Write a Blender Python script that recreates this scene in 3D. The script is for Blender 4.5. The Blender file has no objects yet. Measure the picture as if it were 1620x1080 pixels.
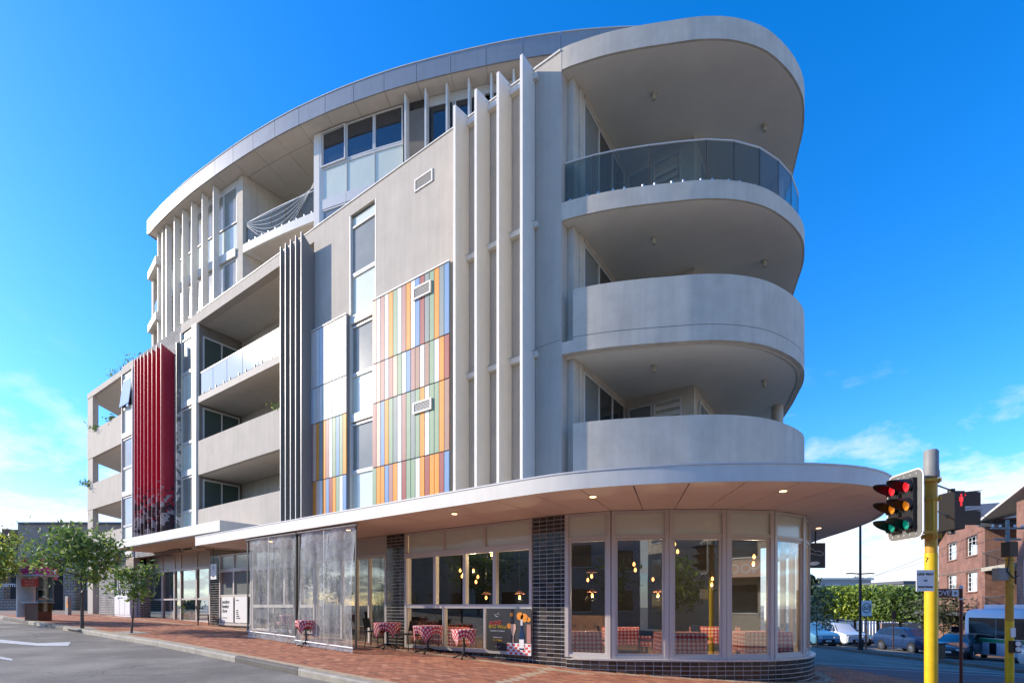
import bpy, math, random
from mathutils import Vector, Matrix
import numpy as np
random.seed(7); np.random.seed(7)
R = math.radians
scn = bpy.context.scene
col = scn.collection

# ------------------------------------------------------------------ camera, sky, sun, exposure
# x runs along the long facade (to the right), y into the building, z up; z = 0 is the pavement by the corner
F, CX, HY = 790.0, 810.0, 957.0
UX, UY, VX, VY = .8219, -.5696, .5696, .8219
CAMX, CAMY, CAMZ = 5.71, -10.27, 1.45
TH = math.atan2(.5696, .8219)
cd = bpy.data.cameras.new('camera'); cam = bpy.data.objects.new('camera', cd); col.objects.link(cam)
cam.location = (CAMX, CAMY, CAMZ); cam.rotation_euler = (R(90), 0, TH)
cd.sensor_width = 36; cd.lens = 36*F/1620; cd.shift_y = (HY-540)/1620; cd.clip_end = 3000; cd.clip_start = .05
scn.camera = cam
SUN = Vector((-.793, -.435, .427)).normalized()
ELEV = math.asin(SUN.z)
w = bpy.data.worlds.new('World'); scn.world = w; w.use_nodes = True
nt = w.node_tree; nt.nodes.clear()
def wn(t, **k):
    n = nt.nodes.new(t)
    for a, b in k.items(): setattr(n, a, b)
    return n
sky = wn('ShaderNodeTexSky', sky_type='NISHITA', sun_disc=False)
sky.sun_elevation = ELEV; sky.sun_rotation = math.atan2(SUN.x, SUN.y) % (2*math.pi)
sky.air_density = 1.0; sky.dust_density = .4; sky.ozone_density = 3.0; sky.altitude = 0
tc = wn('ShaderNodeTexCoord'); sep = wn('ShaderNodeSeparateXYZ')
nt.links.new(tc.outputs['Generated'], sep.inputs[0])
# clouds: the view direction projected on a flat layer, so they flatten towards the horizon
mz = wn('ShaderNodeMath', operation='ADD'); mz.inputs[1].default_value = .28
nt.links.new(sep.outputs[2], mz.inputs[0])
dx = wn('ShaderNodeMath', operation='DIVIDE'); dy = wn('ShaderNodeMath', operation='DIVIDE')
nt.links.new(sep.outputs[0], dx.inputs[0]); nt.links.new(mz.outputs[0], dx.inputs[1])
nt.links.new(sep.outputs[1], dy.inputs[0]); nt.links.new(mz.outputs[0], dy.inputs[1])
cmb = wn('ShaderNodeCombineXYZ'); nt.links.new(dx.outputs[0], cmb.inputs[0]); nt.links.new(dy.outputs[0], cmb.inputs[1])
n1 = wn('ShaderNodeTexNoise'); n1.inputs['Scale'].default_value = 2.6; n1.inputs['Detail'].default_value = 9; n1.inputs['Roughness'].default_value = .62
n1.inputs['Distortion'].default_value = .15
nt.links.new(cmb.outputs[0], n1.inputs['Vector'])
ramp = wn('ShaderNodeMapRange'); ramp.inputs[1].default_value = .585; ramp.inputs[2].default_value = .71
alt = wn('ShaderNodeMapRange'); alt.inputs[1].default_value = .44; alt.inputs[2].default_value = .06
alt.inputs[3].default_value = 0; alt.inputs[4].default_value = 1; alt.interpolation_type = 'SMOOTHSTEP'
nt.links.new(sep.outputs[2], alt.inputs[0])
low = wn('ShaderNodeMath', operation='MULTIPLY_ADD'); low.inputs[1].default_value = .185; nt.links.new(alt.outputs[0], low.inputs[0]); nt.links.new(n1.outputs['Fac'], low.inputs[2]); nt.links.new(low.outputs[0], ramp.inputs[0])
mul = wn('ShaderNodeMath', operation='MULTIPLY'); nt.links.new(ramp.outputs[0], mul.inputs[0]); nt.links.new(alt.outputs[0], mul.inputs[1])
gam = wn('ShaderNodeHueSaturation'); gam.inputs['Saturation'].default_value = 1.28; gam.inputs['Value'].default_value = 1.0
tn = wn('ShaderNodeMixRGB', blend_type='MULTIPLY'); tn.inputs['Fac'].default_value = 1; tn.inputs['Color2'].default_value = (.85, .905, 1.08, 1)
nt.links.new(sky.outputs[0], tn.inputs['Color1']); nt.links.new(tn.outputs[0], gam.inputs['Color'])
mx = wn('ShaderNodeMixRGB'); mx.inputs['Color2'].default_value = (3.2, 3.35, 3.6, 1)
nt.links.new(mul.outputs[0], mx.inputs['Fac']); nt.links.new(gam.outputs[0], mx.inputs['Color1'])
bg = wn('ShaderNodeBackground'); bg.inputs['Strength'].default_value = .15
nt.links.new(mx.outputs[0], bg.inputs['Color'])
wo = wn('ShaderNodeOutputWorld'); nt.links.new(bg.outputs[0], wo.inputs[0])
ld = bpy.data.lights.new('sun', 'SUN'); ld.energy = 2.8; ld.angle = R(.53); ld.color = (1, .89, .74)
sun = bpy.data.objects.new('sun', ld); col.objects.link(sun); sun.rotation_euler = SUN.to_track_quat('Z', 'Y').to_euler()
scn.view_settings.view_transform = 'Standard'; scn.view_settings.look = 'None'
scn.view_settings.exposure = 1.2; scn.view_settings.gamma = 1; scn.view_settings.use_curve_mapping = False
try:
    scn.cycles.max_bounces = 8; scn.cycles.transparent_max_bounces = 24; scn.cycles.glossy_bounces = 4
    scn.cycles.transmission_bounces = 6; scn.cycles.use_denoising = True
    scn.cycles.sample_clamp_indirect = 4; scn.cycles.caustics_reflective = False; scn.cycles.caustics_refractive = False
except Exception: pass

# ------------------------------------------------------------------ plan geometry helpers
def ray(px):
    d = (px-CX)/F
    return d*UX+UY, d*VX+VY
def onY(px, y):
    lx, ly = ray(px); D = (y-CAMY)/ly
    return CAMX+D*lx, D
def xY(px, y=0): return onY(px, y)[0]
def yX(px, x):
    lx, ly = ray(px); D = (x-CAMX)/lx
    return CAMY+D*ly
def zD(py, D): return CAMZ+(HY-py)*D/F
def zY(px, py, y=0): return zD(py, onY(px, y)[1])
def pz(px, py, z):
    D = F*(z-CAMZ)/(HY-py); lx, ly = ray(px)
    return CAMX+D*lx, CAMY+D*ly
def pD(px, D):
    lx, ly = ray(px); return CAMX+D*lx, CAMY+D*ly
def C(X, Y):      # street frame (Y = the way the side street runs) -> scene
    return CAMX+X*UX+Y*UY, CAMY+X*VX+Y*VY
def smooth(t): t = max(0, min(1, t)); return t*t*(3-2*t)
def g(x, y):      # height of the ground
    z = -.04*x if x > -10 else .4+.025*(min(-x, 38)-10)
    if x > 60: z = -2.4
    if y > 0: z -= .038*min(y, 75)*smooth((x+8)/10)
    return z
def catmull(pts, n=8):
    out = []
    P = [Vector(p) for p in pts]; P = [2*P[0]-P[1]]+P+[2*P[-1]-P[-2]]
    for i in range(1, len(P)-2):
        for k in range(n):
            t = k/n; a, b, c, d = P[i-1:i+3]
            out.append(.5*((2*b)+(c-a)*t+(2*a-5*b+4*c-d)*t*t+(3*b-a-3*c+d)*t**3))
    out.append(P[-2]); return out
class Curve:
    def __init__(s, pts, n=8, raw=False):
        s.p = [Vector(q) for q in pts] if raw else catmull(pts, n)
        s.L = [0]
        for a, b in zip(s.p, s.p[1:]): s.L.append(s.L[-1]+(b-a).length)
        s.len = s.L[-1]
    def at(s, d):
        d = max(0, min(s.len, d))
        for i in range(len(s.p)-1):
            if d <= s.L[i+1]+1e-9:
                t = (d-s.L[i])/max(1e-9, s.L[i+1]-s.L[i]); return s.p[i].lerp(s.p[i+1], t)
        return s.p[-1].copy()
    def tan(s, d):
        a = s.at(d-.08); b = s.at(d+.08); return (b-a).normalized()
    def nor(s, d): t = s.tan(d); return Vector((t.y, -t.x))      # outward
    def s_px(s, px):
        lx, ly = ray(px); best = None
        for i in range(len(s.p)-1):
            a, b = s.p[i], s.p[i+1]; e = b-a
            det = lx*(-e.y)-ly*(-e.x)
            if abs(det) < 1e-9: continue
            rx, ry = a.x-CAMX, a.y-CAMY
            D = (rx*(-e.y)+ry*e.x)/det; t = (lx*ry-ly*rx)/det
            if -.001 <= t <= 1.001 and D > 0 and (best is None or D < best[0]): best = (D, s.L[i]+t*e.length)
        if best is None:      # beyond the end of the curve: its nearest end
            def pxof(p):
                X = (p.x-CAMX)*UX+(p.y-CAMY)*VX; Y = (p.x-CAMX)*UY+(p.y-CAMY)*VY; return CX+F*X/Y, Y
            k = min(range(len(s.p)), key=lambda i: abs(pxof(s.p[i])[0]-px)); print('s_px clamp', px); best = (pxof(s.p[k])[1], s.L[k])
        return best[1], best[0]
    def off(s, d):
        q = []
        for i, p in enumerate(s.p):
            a = s.p[max(0, i-1)]; b = s.p[min(len(s.p)-1, i+1)]; t = (b-a).normalized()
            q.append(p+Vector((t.y, -t.x))*d)
        return Curve(q, raw=True)
    def sub(s, d0, d1, step=.25):
        n = max(1, int(math.ceil((d1-d0)/step)))
        return [s.at(d0+(d1-d0)*i/n) for i in range(n+1)]

# ------------------------------------------------------------------ materials
MT = {}
def mat(name, c, rough=.6, metal=0, noise=0, nscale=3, bump=0, bscale=40, coat=0, spec=None, streak=0, emit=0, alpha=None):
    m = bpy.data.materials.new(name); m.use_nodes = True; t = m.node_tree; b = t.nodes['Principled BSDF']
    b.inputs['Base Color'].default_value = (*c, 1); b.inputs['Roughness'].default_value = rough; b.inputs['Metallic'].default_value = metal
    if coat: b.inputs['Coat Weight'].default_value = coat; b.inputs['Coat Roughness'].default_value = .04
    if spec is not None: b.inputs['Specular IOR Level'].default_value = spec
    if emit: b.inputs['Emission Color'].default_value = (*c, 1); b.inputs['Emission Strength'].default_value = emit
    tc = t.nodes.new('ShaderNodeTexCoord')
    if noise or streak:
        n = t.nodes.new('ShaderNodeTexNoise'); n.inputs['Scale'].default_value = nscale; n.inputs['Detail'].default_value = 8; n.inputs['Roughness'].default_value = .65
        t.links.new(tc.outputs['Object'], n.inputs['Vector'])
        r = t.nodes.new('ShaderNodeMapRange'); r.inputs[1].default_value = .3; r.inputs[2].default_value = .7
        r.inputs[3].default_value = 1-noise; r.inputs[4].default_value = 1+noise*.5
        t.links.new(n.outputs['Fac'], r.inputs[0]); fac = r.outputs[0]
        if streak:
            mp = t.nodes.new('ShaderNodeMapping'); mp.inputs['Scale'].default_value = (5, 5, .35)
            t.links.new(tc.outputs['Object'], mp.inputs['Vector'])
            n2 = t.nodes.new('ShaderNodeTexNoise'); n2.inputs['Scale'].default_value = 1.2; n2.inputs['Detail'].default_value = 6
            t.links.new(mp.outputs[0], n2.inputs['Vector'])
            r2 = t.nodes.new('ShaderNodeMapRange'); r2.inputs[1].default_value = .35; r2.inputs[2].default_value = .72
            r2.inputs[3].default_value = 1; r2.inputs[4].default_value = 1-streak
            t.links.new(n2.outputs['Fac'], r2.inputs[0])
            mm = t.nodes.new('ShaderNodeMath'); mm.operation = 'MULTIPLY'; t.links.new(fac, mm.inputs[0]); t.links.new(r2.outputs[0], mm.inputs[1]); fac = mm.outputs[0]
        v = t.nodes.new('ShaderNodeVectorMath'); v.operation = 'SCALE'; v.inputs[0].default_value = c
        t.links.new(fac, v.inputs['Scale']); t.links.new(v.outputs[0], b.inputs['Base Color'])
    if bump:
        n = t.nodes.new('ShaderNodeTexNoise'); n.inputs['Scale'].default_value = bscale; n.inputs['Detail'].default_value = 5
        t.links.new(tc.outputs['Object'], n.inputs['Vector'])
        bp = t.nodes.new('ShaderNodeBump'); bp.inputs['Strength'].default_value = bump; bp.inputs['Distance'].default_value = .02
        t.links.new(n.outputs['Fac'], bp.inputs['Height']); t.links.new(bp.outputs[0], b.inputs['Normal'])
    MT[name] = m; return m
def road_detail(m):
    t = m.node_tree; b = t.nodes['Principled BSDF']; src = b.inputs['Base Color'].links[0].from_socket; tc = t.nodes.new('ShaderNodeTexCoord')
    def N(k, **kw):
        n = t.nodes.new(k)
        for a_, v_ in kw.items(): n.inputs[a_].default_value = v_
        t.links.new(tc.outputs['Object'], n.inputs['Vector']); return n
    v = N('ShaderNodeTexVoronoi', Scale=.22); v.feature = 'DISTANCE_TO_EDGE'; nz_ = N('ShaderNodeTexNoise', Scale=1.2, Detail=6); va = t.nodes.new('ShaderNodeVectorMath'); va.operation = 'ADD'
    t.links.new(tc.outputs['Object'], va.inputs[0]); t.links.new(nz_.outputs['Color'], va.inputs[1]); t.links.new(va.outputs[0], v.inputs['Vector'])
    cr = t.nodes.new('ShaderNodeMapRange'); cr.inputs[1].default_value = 0; cr.inputs[2].default_value = .006; cr.inputs[3].default_value = .55; cr.inputs[4].default_value = 1; t.links.new(v.outputs['Distance'], cr.inputs[0])
    n2 = N('ShaderNodeTexNoise', Scale=.35, Detail=3); pr = t.nodes.new('ShaderNodeMapRange'); pr.inputs[1].default_value = .42; pr.inputs[2].default_value = .62; pr.inputs[3].default_value = .78; pr.inputs[4].default_value = 1.08; t.links.new(n2.outputs['Fac'], pr.inputs[0])
    n3 = N('ShaderNodeTexNoise', Scale=45, Detail=3); sr = t.nodes.new('ShaderNodeMapRange'); sr.inputs[1].default_value = .3; sr.inputs[2].default_value = .7; sr.inputs[3].default_value = .7; sr.inputs[4].default_value = 1.3; t.links.new(n3.outputs['Fac'], sr.inputs[0])
    f = None
    for o_ in (cr, pr, sr):
        sc_ = t.nodes.new('ShaderNodeVectorMath'); sc_.operation = 'SCALE'; t.links.new(src, sc_.inputs[0]); t.links.new(o_.outputs[0], sc_.inputs['Scale']); src = sc_.outputs[0]
    t.links.new(src, b.inputs['Base Color'])
def attr_color(m, amount=1.0):      # colour from the mesh attribute 'tint'
    t = m.node_tree; b = t.nodes['Principled BSDF']; a = t.nodes.new('ShaderNodeAttribute'); a.attribute_name = 'tint'
    t.links.new(a.outputs['Color'], b.inputs['Base Color']); return m
def glass(name, tint=(.75, .8, .78), rough=0.0, dif=0.0, difc=(.5, .5, .5), ior=1.45, wav=0, boost=0.0):
    m = bpy.data.materials.new(name); m.use_nodes = True; t = m.node_tree; t.nodes.remove(t.nodes['Principled BSDF'])
    out = t.nodes['Material Output']; tr = t.nodes.new('ShaderNodeBsdfTransparent'); tr.inputs[0].default_value = (*tint, 1)
    gl = t.nodes.new('ShaderNodeBsdfGlossy'); gl.inputs['Roughness'].default_value = rough; gl.inputs[0].default_value = (1, 1, 1, 1)
    f0 = ((ior-1)/(ior+1))**2      # Schlick: the same from both sides of the sheet
    fr = t.nodes.new('ShaderNodeLayerWeight'); fr.inputs[0].default_value = .5
    pw = t.nodes.new('ShaderNodeMath'); pw.operation = 'POWER'; pw.inputs[1].default_value = 5; t.links.new(fr.outputs['Facing'], pw.inputs[0])
    ad = t.nodes.new('ShaderNodeMath'); ad.operation = 'MULTIPLY_ADD'; ad.inputs[1].default_value = 1-f0; ad.inputs[2].default_value = f0+boost; ad.use_clamp = True
    t.links.new(pw.outputs[0], ad.inputs[0])
    mx = t.nodes.new('ShaderNodeMixShader'); t.links.new(ad.outputs[0], mx.inputs[0])
    base = tr.outputs[0]
    if dif:
        df = t.nodes.new('ShaderNodeBsdfDiffuse'); df.inputs[0].default_value = (*difc, 1)
        m2 = t.nodes.new('ShaderNodeMixShader'); m2.inputs[0].default_value = dif
        if wav:      # wrinkle shine put into the colour: noise varies the plastic's haze
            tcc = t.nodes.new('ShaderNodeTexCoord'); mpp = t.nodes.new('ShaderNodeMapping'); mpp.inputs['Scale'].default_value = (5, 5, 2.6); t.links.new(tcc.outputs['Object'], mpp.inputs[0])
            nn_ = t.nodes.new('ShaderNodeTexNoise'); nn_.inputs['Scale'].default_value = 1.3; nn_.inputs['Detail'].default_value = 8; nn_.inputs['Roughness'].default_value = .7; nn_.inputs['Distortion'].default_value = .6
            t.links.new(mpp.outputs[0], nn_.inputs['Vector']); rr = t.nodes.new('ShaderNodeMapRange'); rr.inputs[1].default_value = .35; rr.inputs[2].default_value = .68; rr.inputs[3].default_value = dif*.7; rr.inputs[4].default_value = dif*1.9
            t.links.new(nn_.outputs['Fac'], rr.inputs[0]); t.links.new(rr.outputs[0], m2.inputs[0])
        t.links.new(tr.outputs[0], m2.inputs[1]); t.links.new(df.outputs[0], m2.inputs[2]); base = m2.outputs[0]
    t.links.new(base, mx.inputs[1]); t.links.new(gl.outputs[0], mx.inputs[2]); t.links.new(mx.outputs[0], out.inputs[0])
    tc = t.nodes.new('ShaderNodeTexCoord'); n = t.nodes.new('ShaderNodeTexNoise')
    n.inputs['Scale'].default_value = .9 if not wav else 5; t.links.new(tc.outputs['Object'], n.inputs['Vector'])
    bp = t.nodes.new('ShaderNodeBump'); bp.inputs['Strength'].default_value = wav or .02; bp.inputs['Distance'].default_value = .05
    if wav: n.inputs['Detail'].default_value = 6
    t.links.new(n.outputs['Fac'], bp.inputs['Height']); t.links.new(bp.outputs[0], gl.inputs['Normal'])
    MT[name] = m; return m
mat('render_beige', (.50, .44, .365), .85, noise=.10, nscale=1.3, bump=.25, bscale=60, streak=.10)
mat('render_pale', (.62, .545, .44), .85, noise=.14, nscale=1.8, bump=.35, bscale=60, streak=.12)
mat('soffit', (.66, .58, .48), .9, noise=.07, nscale=2, bump=.1)
mat('white_metal', (.74, .69, .60), .45, noise=.04, nscale=3, streak=.05)
mat('canopy_white', (.72, .67, .58), .55, noise=.06, nscale=2, streak=.08)
mat('frame_grey', (.58, .53, .475), .4, noise=.03)
mat('frame_silver', (.62, .60, .56), .4)
mat('frame_dark', (.07, .07, .07), .5)
mat('fascia_grey', (.33, .325, .31), .42, metal=.3, noise=.08, nscale=2, streak=.08)
mat('soffit_panel', (.5, .44, .38), .6, noise=.05, nscale=1.5)
mat('canopy_panel', (.86, .72, .61), .6, noise=.06, nscale=1.2)
mat('blade_grey', (.20, .195, .185), .5)
mat('spandrel', (.64, .67, .55), .15, noise=.04, coat=.15)
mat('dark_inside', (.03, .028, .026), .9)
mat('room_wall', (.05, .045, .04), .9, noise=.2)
mat('curtain', (.30, .31, .30), .9)
mat('blind_white', (.55, .55, .52), .9)
mat('grout', (.62, .60, .56), .9, noise=.1, nscale=8)
mat('tile', (.02, .018, .017), .18, coat=.3)
attr_color(MT['tile'])
mat('black', (.012, .012, .013), .45)
mat('black_gloss', (.01, .01, .012), .25, coat=.5)
mat('steel', (.55, .55, .56), .3, metal=.9)
mat('asphalt', (.265, .235, .19), .92, noise=.28, nscale=.7, bump=.6, bscale=90)
road_detail(MT['asphalt'])
mat('paint_white', (.62, .61, .57), .8, noise=.3, nscale=6)
mat('concrete', (.42, .38, .30), .9, noise=.3, nscale=3, bump=.4, bscale=50)
mat('concrete_dark', (.16, .145, .12), .9, noise=.3, nscale=3, bump=.4, bscale=50)
mat('mortar', (.26, .17, .12), .95, noise=.2, nscale=5)
mat('brick', (.3, .1, .05), .88, bump=.4, bscale=70); attr_color(MT['brick'])
mat('earth', (.40, .35, .28), .95, noise=.3, nscale=2, bump=.5, bscale=20)
mat('bark', (.13, .11, .09), .9, noise=.3, nscale=8, bump=.6, bscale=30)
mat('yellow', (.78, .50, .012), .38, noise=.16, nscale=5, streak=.18)
mat('yellow_shaded', (.58, .30, .02), .45, noise=.2, nscale=7, streak=.3)  # darker copy of yellow: dimmer light put into the colour, plus dirt streaks
mat('brown_paint', (.10, .022, .018), .4)
mat('grey_plastic', (.25, .24, .22), .6, noise=.1, nscale=9)
mat('board_grey', (.15, .145, .13), .6, noise=.1)
mat('white', (.75, .75, .73), .5)
mat('ink', (.02, .02, .02), .6)
mat('red_lamp', (.80, .02, .03), .3, emit=.5, coat=1)
mat('amber_lamp', (.9, .25, .01), .3, emit=.22, coat=1)  # unlit lens; its glow stands in for reflected sunlight
mat('green_lamp', (.0, .30, .20), .3, emit=.2, coat=1)  # glow in place of sunlight on an unlit lens
mat('warm_light', (1, .62, .28), .5, emit=3.0)
mat('bulb', (1, .40, .10), .5, emit=3.2)
mat('magenta', (.62, .02, .19), .4, coat=.3)
mat('booth_red', (.70, .07, .05), .5)
mat('booth_grey', (.50, .50, .50), .4)
mat('brown_metal', (.17, .06, .035), .5)
mat('rubber', (.02, .02, .02), .8)
mat('rim', (.45, .45, .46), .3, metal=.9)
mat('car_white', (.70, .71, .72), .25, coat=1)
mat('car_blue', (.012, .035, .10), .3, coat=.25, spec=.3)
mat('car_black', (.012, .012, .014), .22, coat=1)
mat('car_sky', (.10, .26, .38), .25, coat=.5)
mat('car_glass', (.015, .018, .02), .06, coat=.2)
mat('headlight', (.75, .76, .78), .1, coat=1)
mat('bus_silver', (.50, .56, .66), .3, coat=.6)
mat('bus_green', (.0, .22, .10), .35, coat=.4)
mat('roof_tin', (.56, .54, .48), .5, noise=.05)
mat('roof_slate', (.10, .105, .115), .6, noise=.1)
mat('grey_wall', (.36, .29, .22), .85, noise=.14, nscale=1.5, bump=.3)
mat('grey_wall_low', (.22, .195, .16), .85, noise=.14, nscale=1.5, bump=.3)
mat('far_wall', (.36, .36, .36), .85, noise=.08)
mat('far_white', (.66, .64, .60), .85, noise=.06)
mat('cream', (.50, .45, .36), .85, noise=.08, nscale=1)
mat('sign_dark', (.02, .022, .026), .5)
mat('terracotta', (.30, .12, .06), .8)
mat('wood', (.28, .16, .08), .6, noise=.2, nscale=9)
mat('grass_mat', (.10, .13, .03), .9, noise=.4, nscale=5)
mat('green_sign', (.05, .25, .10), .4, emit=.25)
for nm, c in dict(orange=(.80, .30, .05), peach=(.78, .50, .36), offwhite=(.66, .66, .62), green=(.27, .37, .24), mauve=(.42, .22, .19),
                  palepink=(.68, .56, .50), paleblue=(.52, .58, .64), palegreen=(.56, .63, .53), red=(.34, .10, .09), blue=(.17, .30, .50), greyg=(.25, .29, .28), brown=(.36, .21, .16)).items():
    mat('plank_'+nm, c, .46, spec=.16, noise=.07, nscale=2)
glass('clear_glass', (.80, .84, .81), boost=.02)
glass('shop_glass', (.86, .88, .86), boost=.065, ior=1.5)
glass('balustrade_glass', (.62, .66, .62), dif=.12, difc=(.38, .39, .36), ior=1.25)
glass('frost_glass', (.55, .62, .60), rough=.05, dif=.5, difc=(.50, .56, .55), boost=.04)
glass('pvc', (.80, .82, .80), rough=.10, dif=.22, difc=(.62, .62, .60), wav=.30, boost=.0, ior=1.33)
# window panes of the flats: dark room behind a reflecting pane, pale blind behind it
m = mat('pane', (.27, .27, .225), .14, spec=.45, noise=.25, nscale=.7)
m = mat('pane_blind', (.22, .235, .225), .12, coat=.2, noise=.15, nscale=.9)
mat('pane_dark', (.025, .03, .034), .05, coat=1); mat('pane_green', (.07, .10, .085), .1, coat=.3)
def brickmat(name, c1, c2, mc, scale, bw=.5, rh=.25):
    m = mat(name, c1, .88); t = m.node_tree; b = t.nodes['Principled BSDF']
    tc = t.nodes.new('ShaderNodeTexCoord'); mp = t.nodes.new('ShaderNodeUVMap'); br = t.nodes.new('ShaderNodeTexBrick')
    br.inputs['Color1'].default_value = (*c1, 1); br.inputs['Color2'].default_value = (*c2, 1); br.inputs['Mortar'].default_value = (*mc, 1)
    br.inputs['Scale'].default_value = scale; br.inputs['Brick Width'].default_value = bw; br.inputs['Row Height'].default_value = rh
    br.inputs['Mortar Size'].default_value = .018
    t.links.new(mp.outputs[0], br.inputs['Vector']); n = t.nodes.new('ShaderNodeTexNoise'); n.inputs['Scale'].default_value = 1.5
    t.links.new(tc.outputs['Object'], n.inputs['Vector'])
    mxx = t.nodes.new('ShaderNodeMixRGB'); mxx.blend_type = 'OVERLAY'; mxx.inputs[0].default_value = .5
    t.links.new(br.outputs['Color'], mxx.inputs[1]); t.links.new(n.outputs['Fac'], mxx.inputs[2]); t.links.new(mxx.outputs[0], b.inputs['Base Color'])
    bp = t.nodes.new('ShaderNodeBump'); bp.inputs['Strength'].default_value = .6; bp.inputs['Distance'].default_value = .01; bp.invert = True
    t.links.new(br.outputs['Fac'], bp.inputs['Height']); t.links.new(bp.outputs[0], b.inputs['Normal'])
    return m
brickmat('dark_brick', (.10, .095, .092), (.16, .15, .145), (.34, .33, .31), 1, .24, .10)
brickmat('red_brick', (.19, .06, .04), (.27, .095, .062), (.25, .17, .13), 1, .24, .086)
brickmat('red_paving', (.17, .085, .085), (.22, .11, .10), (.12, .08, .08), 1, .23, .115)
brickmat('grey_brick', (.30, .25, .19), (.36, .30, .24), (.10, .09, .08), 1, .4, .2)
def pattern_mat(name, base, zfrac_lo, zfrac_hi, dark, light):
    """printed leaf pattern that fades in towards the foot of the blade"""
    m = mat(name, base, .38, coat=.2); t = m.node_tree; b = t.nodes['Principled BSDF']; tc = t.nodes.new('ShaderNodeTexCoord')
    v = t.nodes.new('ShaderNodeTexVoronoi'); v.inputs['Scale'].default_value = 2.6; v.feature = 'SMOOTH_F1'; v.inputs['Smoothness'].default_value = .3
    n = t.nodes.new('ShaderNodeTexNoise'); n.inputs['Scale'].default_value = 2.2; n.inputs['Detail'].default_value = 2
    t.links.new(tc.outputs['Object'], n.inputs['Vector'])
    va = t.nodes.new('ShaderNodeVectorMath'); va.operation = 'ADD'
    t.links.new(tc.outputs['Object'], va.inputs[0]); t.links.new(n.outputs['Color'], va.inputs[1]); t.links.new(va.outputs[0], v.inputs['Vector'])
    s1 = t.nodes.new('ShaderNodeMath'); s1.operation = 'GREATER_THAN'; s1.inputs[1].default_value = .58; t.links.new(v.outputs['Distance'], s1.inputs[0])
    pc = t.nodes.new('ShaderNodeMixRGB'); pc.inputs[1].default_value = (*dark, 1); pc.inputs[2].default_value = (*light, 1); t.links.new(s1.outputs[0], pc.inputs[0])
    sp = t.nodes.new('ShaderNodeSeparateXYZ'); t.links.new(tc.outputs['Object'], sp.inputs[0])
    mr = t.nodes.new('ShaderNodeMapRange'); mr.inputs[1].default_value = zfrac_hi; mr.inputs[2].default_value = zfrac_lo; t.links.new(sp.outputs[2], mr.inputs[0])
    n3 = t.nodes.new('ShaderNodeTexNoise'); n3.inputs['Scale'].default_value = 7; t.links.new(tc.outputs['Object'], n3.inputs['Vector'])
    lt = t.nodes.new('ShaderNodeMath'); lt.operation = 'GREATER_THAN'; t.links.new(mr.outputs[0], lt.inputs[0]); t.links.new(n3.outputs['Fac'], lt.inputs[1])
    mm = t.nodes.new('ShaderNodeMixRGB'); mm.inputs[1].default_value = (*base, 1); t.links.new(lt.outputs[0], mm.inputs[0]); t.links.new(pc.outputs[0], mm.inputs[2])
    t.links.new(mm.outputs[0], b.inputs['Base Color']); return m
pattern_mat('red_blade', (.50, .016, .035), 3.6, 9.2, (.045, .02, .025), (.40, .33, .33))
pattern_mat('leaf_print', (.10, .105, .11), 6, 14.5, (.09, .095, .10), (.40, .40, .39))
def gingham():
    m = mat('gingham', (.7, .1, .1), .85); t = m.node_tree; b = t.nodes['Principled BSDF']; uv = t.nodes.new('ShaderNodeUVMap')
    sp = t.nodes.new('ShaderNodeSeparateXYZ'); t.links.new(uv.outputs[0], sp.inputs[0]); o = []
    for i in (0, 1):
        a = t.nodes.new('ShaderNodeMath'); a.operation = 'PINGPONG'; a.inputs[1].default_value = .05; t.links.new(sp.outputs[i], a.inputs[0])
        c = t.nodes.new('ShaderNodeMath'); c.operation = 'GREATER_THAN'; c.inputs[1].default_value = .025; t.links.new(a.outputs[0], c.inputs[0]); o.append(c)
    s = t.nodes.new('ShaderNodeMath'); s.operation = 'ADD'; t.links.new(o[0].outputs[0], s.inputs[0]); t.links.new(o[1].outputs[0], s.inputs[1])
    h = t.nodes.new('ShaderNodeMath'); h.operation = 'MULTIPLY'; h.inputs[1].default_value = .5; t.links.new(s.outputs[0], h.inputs[0])
    r = t.nodes.new('ShaderNodeValToRGB'); r.color_ramp.interpolation = 'CONSTANT'
    r.color_ramp.elements[0].color = (.78, .74, .70, 1); r.color_ramp.elements[1].position = .25; r.color_ramp.elements[1].color = (.62, .14, .14, 1)
    e = r.color_ramp.elements.new(.75); e.color = (.48, .012, .025, 1)
    t.links.new(h.outputs[0], r.inputs[0]); t.links.new(r.outputs[0], b.inputs['Base Color'])
gingham()
def leafmat(name, c):
    m = mat(name, c, .55); t = m.node_tree; b = t.nodes['Principled BSDF']
    a = t.nodes.new('ShaderNodeAttribute'); a.attribute_name = 'tint'; t.links.new(a.outputs['Color'], b.inputs['Base Color'])
    tl = t.nodes.new('ShaderNodeBsdfTranslucent'); t.links.new(a.outputs['Color'], tl.inputs[0])
    mx = t.nodes.new('ShaderNodeMixShader'); mx.inputs[0].default_value = .35
    t.links.new(b.outputs[0], mx.inputs[1]); t.links.new(tl.outputs[0], mx.inputs[2]); t.links.new(mx.outputs[0], t.nodes['Material Output'].inputs[0])
leafmat('leaf', (.1, .2, .03))

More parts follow.
